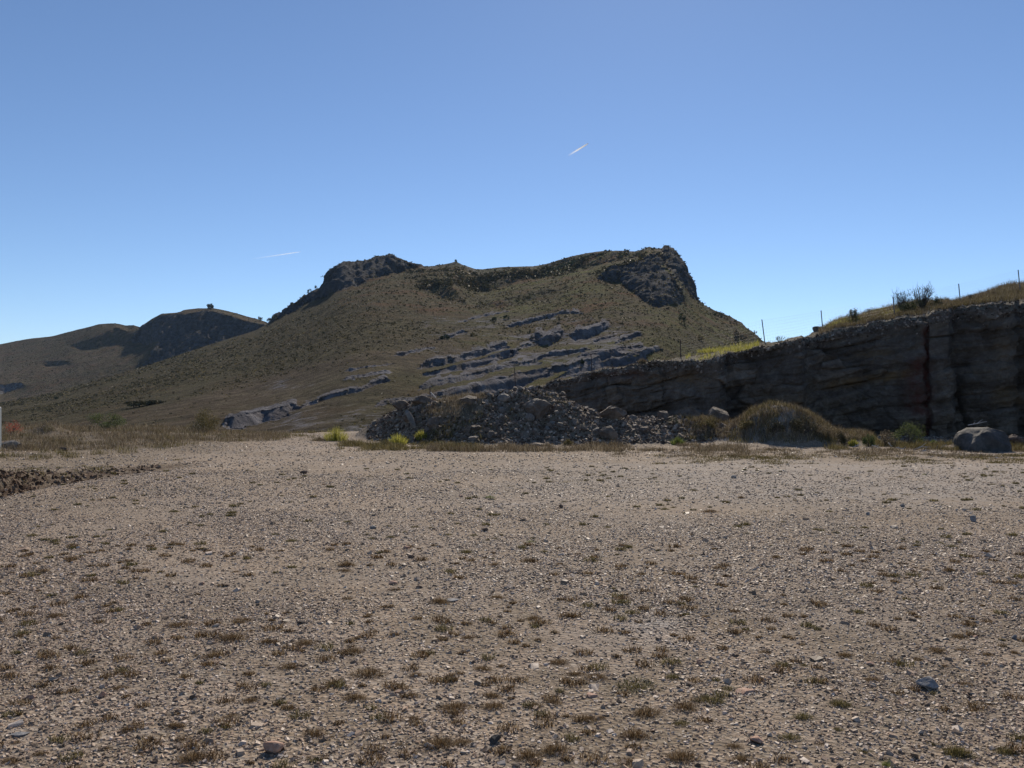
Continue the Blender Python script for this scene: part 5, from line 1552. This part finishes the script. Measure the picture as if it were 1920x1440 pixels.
# white post at the left edge of the picture
X, Y = ground_at(-3.0, 853); X = X * (Y + 0.3) / Y
e = empty('marker_post', (X, Y + 0.3, float(land_z(np.array(X), np.array(Y))) - 0.05), 'white painted post at the very left edge of the yard', 'post')
w = 0.05
V = np.array([(sx * w * f, sy * w * f, zz_) for (zz_, f) in ((0, 1), (1.18, 1), (1.21, 0.8)) for (sx, sy) in ((-1, -1), (1, -1), (1, 1), (-1, 1))])
Fq = [(i * 4 + k, i * 4 + (k + 1) % 4, (i + 1) * 4 + (k + 1) % 4, (i + 1) * 4 + k) for i in range(2) for k in range(4)] + [(8, 9, 10, 11)]
mesh('shaft', V, np.array(Fq), M_white, e)
V = np.array([(sx * 0.10, sy * 0.10, zz_) for zz_ in (0.0, 0.07) for (sx, sy) in ((-1, -1), (1, -1), (1, 1), (-1, 1))])
Fq = [(k, (k + 1) % 4, 4 + (k + 1) % 4, 4 + k) for k in range(4)] + [(4, 5, 6, 7)]
mesh('foot', V, np.array(Fq), M_white, e)

# dead branches at the foot of the bank
for k, (x0, y0, x1, y1, lab) in enumerate([
        (1598, 839, 1615, 834, 'short bleached branch lying left of the dusty green bush'), (1635, 835, 1652, 841, 'dead grey branch in front of the straggly brown bush'),
        (1666, 830, 1674, 842, 'forked pale branch standing in front of the dusty green bush'), (1680, 839, 1694, 845, 'pale branch sloping right of the forked one'),
        (1711, 844, 1745, 838, 'long pale branch lying left of the big boulder'), (1725, 846, 1742, 843, 'thin branch just below the long pale one'),
        (1748, 842, 1775, 833, 'bent branch with its tip near the big boulder'), (1815, 797, 1850, 790, 'dry twig lying on top of the big boulder'),
        (1320, 917, 1336, 918, 'straight thin stick on the far gravel')]):
    r = np.random.default_rng(k)
    if y0 < 800:
        Y = 22.9; a = W(np.array(float(x0)), np.array(float(y0)), Y); b = W(np.array(float(x1)), np.array(float(y1)), Y)
    else:
        Ya, Yb = CAMZ * F / (max(y0, y1) - HY), CAMZ * F / (max(y0, y1) - HY)
        a = W(np.array(float(x0)), np.array(float(y0)), Ya); b = W(np.array(float(x1)), np.array(float(y1)), Yb + 0.05)
    m_ = (a + b) / 2 + r.normal(size=3) * 0.03
    parts = [tube([a, m_, b], [0.016, 0.013, 0.006], 5)]
    parts.append(tube([m_, m_ + (b - a) * 0.3 + np.array([0, 0, 0.09])], [0.009, 0.004], 4))
    parts.append(tube([a * 0.7 + b * 0.3, a * 0.6 + b * 0.4 + np.array([0.02, 0.05, 0.07])], [0.007, 0.003], 4))
    V, Fc = merge(parts)
    tag(mesh('branch', V, Fc, M_wood), lab, 'branch')

# ---------------------------------------------------------------- contrails, about 10 km up
s = NT('contrail_ice')
s.color((0.95, 0.95, 0.95))
tr = s.n.new('ShaderNodeBsdfTransparent'); tl = s.n.new('ShaderNodeBsdfTranslucent'); tl.inputs[0].default_value = (1, 1, 1, 1)
m1 = s.n.new('ShaderNodeMixShader'); m1.inputs[0].default_value = 0.75
m2 = s.n.new('ShaderNodeMixShader')
s.l.new(s.b.outputs[0], m1.inputs[1]); s.l.new(tl.outputs[0], m1.inputs[2])
s.l.new(s.attr('thick'), m2.inputs[0]); s.l.new(tr.outputs[0], m2.inputs[1]); s.l.new(m1.outputs[0], m2.inputs[2])
s.l.new(m2.outputs[0], s.out.inputs['Surface'])
def contrail(x0, y0, x1, y1, d0, d1, wpx, thick, label):
    a, b = W(np.array(float(x0)), np.array(float(y0)), d0), W(np.array(float(x1)), np.array(float(y1)), d1)
    n = 16
    t = np.linspace(0, 1, n)[:, None]
    pts = a + (b - a) * t
    rad = wpx / 2 * d0 / F * np.interp(t[:, 0], [0, 0.15, 0.85, 1], [1.3, 1.1, 0.85, 0.3])
    V, Fc = tube(pts, rad, 8)
    th = np.concatenate([np.repeat(np.interp(t[:, 0], [0, 0.3, 0.7, 1], [0.0, 0.25, 0.9, 1.0]), 8), [0, 1]]) * thick
    tag(mesh('contrail', V, Fc, s.m, smooth=True, attrs={'thick': th}), label, 'contrail')
contrail(1065, 292, 1103, 269, 33000, 31500, 3.4, 1.0, 'short bright contrail high in the middle of the sky')
contrail(470, 486, 564, 472, 57000, 56000, 2.4, 0.22, 'faint long contrail low in the left sky above the hills')

# dark clods of dug soil along the low lip at the left
r = np.random.default_rng(55)
Pp = r.uniform(-60, 300, 1500)
yb_ = np.interp(Pp, [-900, -200, 0, 90, 180, 260, 330, 400], [8.8, 11.3, 13.1, 14.5, 15.7, 16.8, 17.8, 18.8])
Y = yb_ + r.normal(size=1500) * 0.22
k = r.uniform(size=1500) < np.interp(Pp, [0, 90, 300], [1, 0.55, 0.1])
Y = Y[k]; Pp = Pp[k]; nk = len(Y)
X = Y * (Pp - 960) / F
V, Fc = chips(np.stack([X, Y, land_z(X, Y)], 1), 0.015 + 0.055 * r.power(0.5, nk), r, 0.9, 1.0)
tag(mesh('soil_clods', V, Fc, mat_stones('clods', [(0.0, (0.05, 0.028, 0.017)), (0.5, (0.12, 0.072, 0.045)), (0.8, (0.22, 0.15, 0.10)), (1.0, (0.42, 0.32, 0.24))], 0.8, 0.1, 20.0)), 'reddish brown clods of dug soil along the low lip at the left', kind='stuff')

# ---------------------------------------------------------------- air
B = CUBE_V * np.array([41000, 41000, 1.0])
B[:4, 2] = -70.0
B[4:, 2] = 98.0
hm = bpy.data.materials.new('air')
hm.use_nodes = True
hn = hm.node_tree.nodes
hn.remove(hn['Principled BSDF'])
hv = hn.new('ShaderNodeVolumePrincipled')
hv.inputs['Color'].default_value = (0.55, 0.75, 1.0, 1)
hv.inputs['Density'].default_value = 0.00008
hm.node_tree.links.new(hv.outputs[0], hn['Material Output'].inputs['Volume'])
tag(mesh('haze', B, CUBE_F, hm), 'thin blue air between the camera and the far hills', kind='stuff')
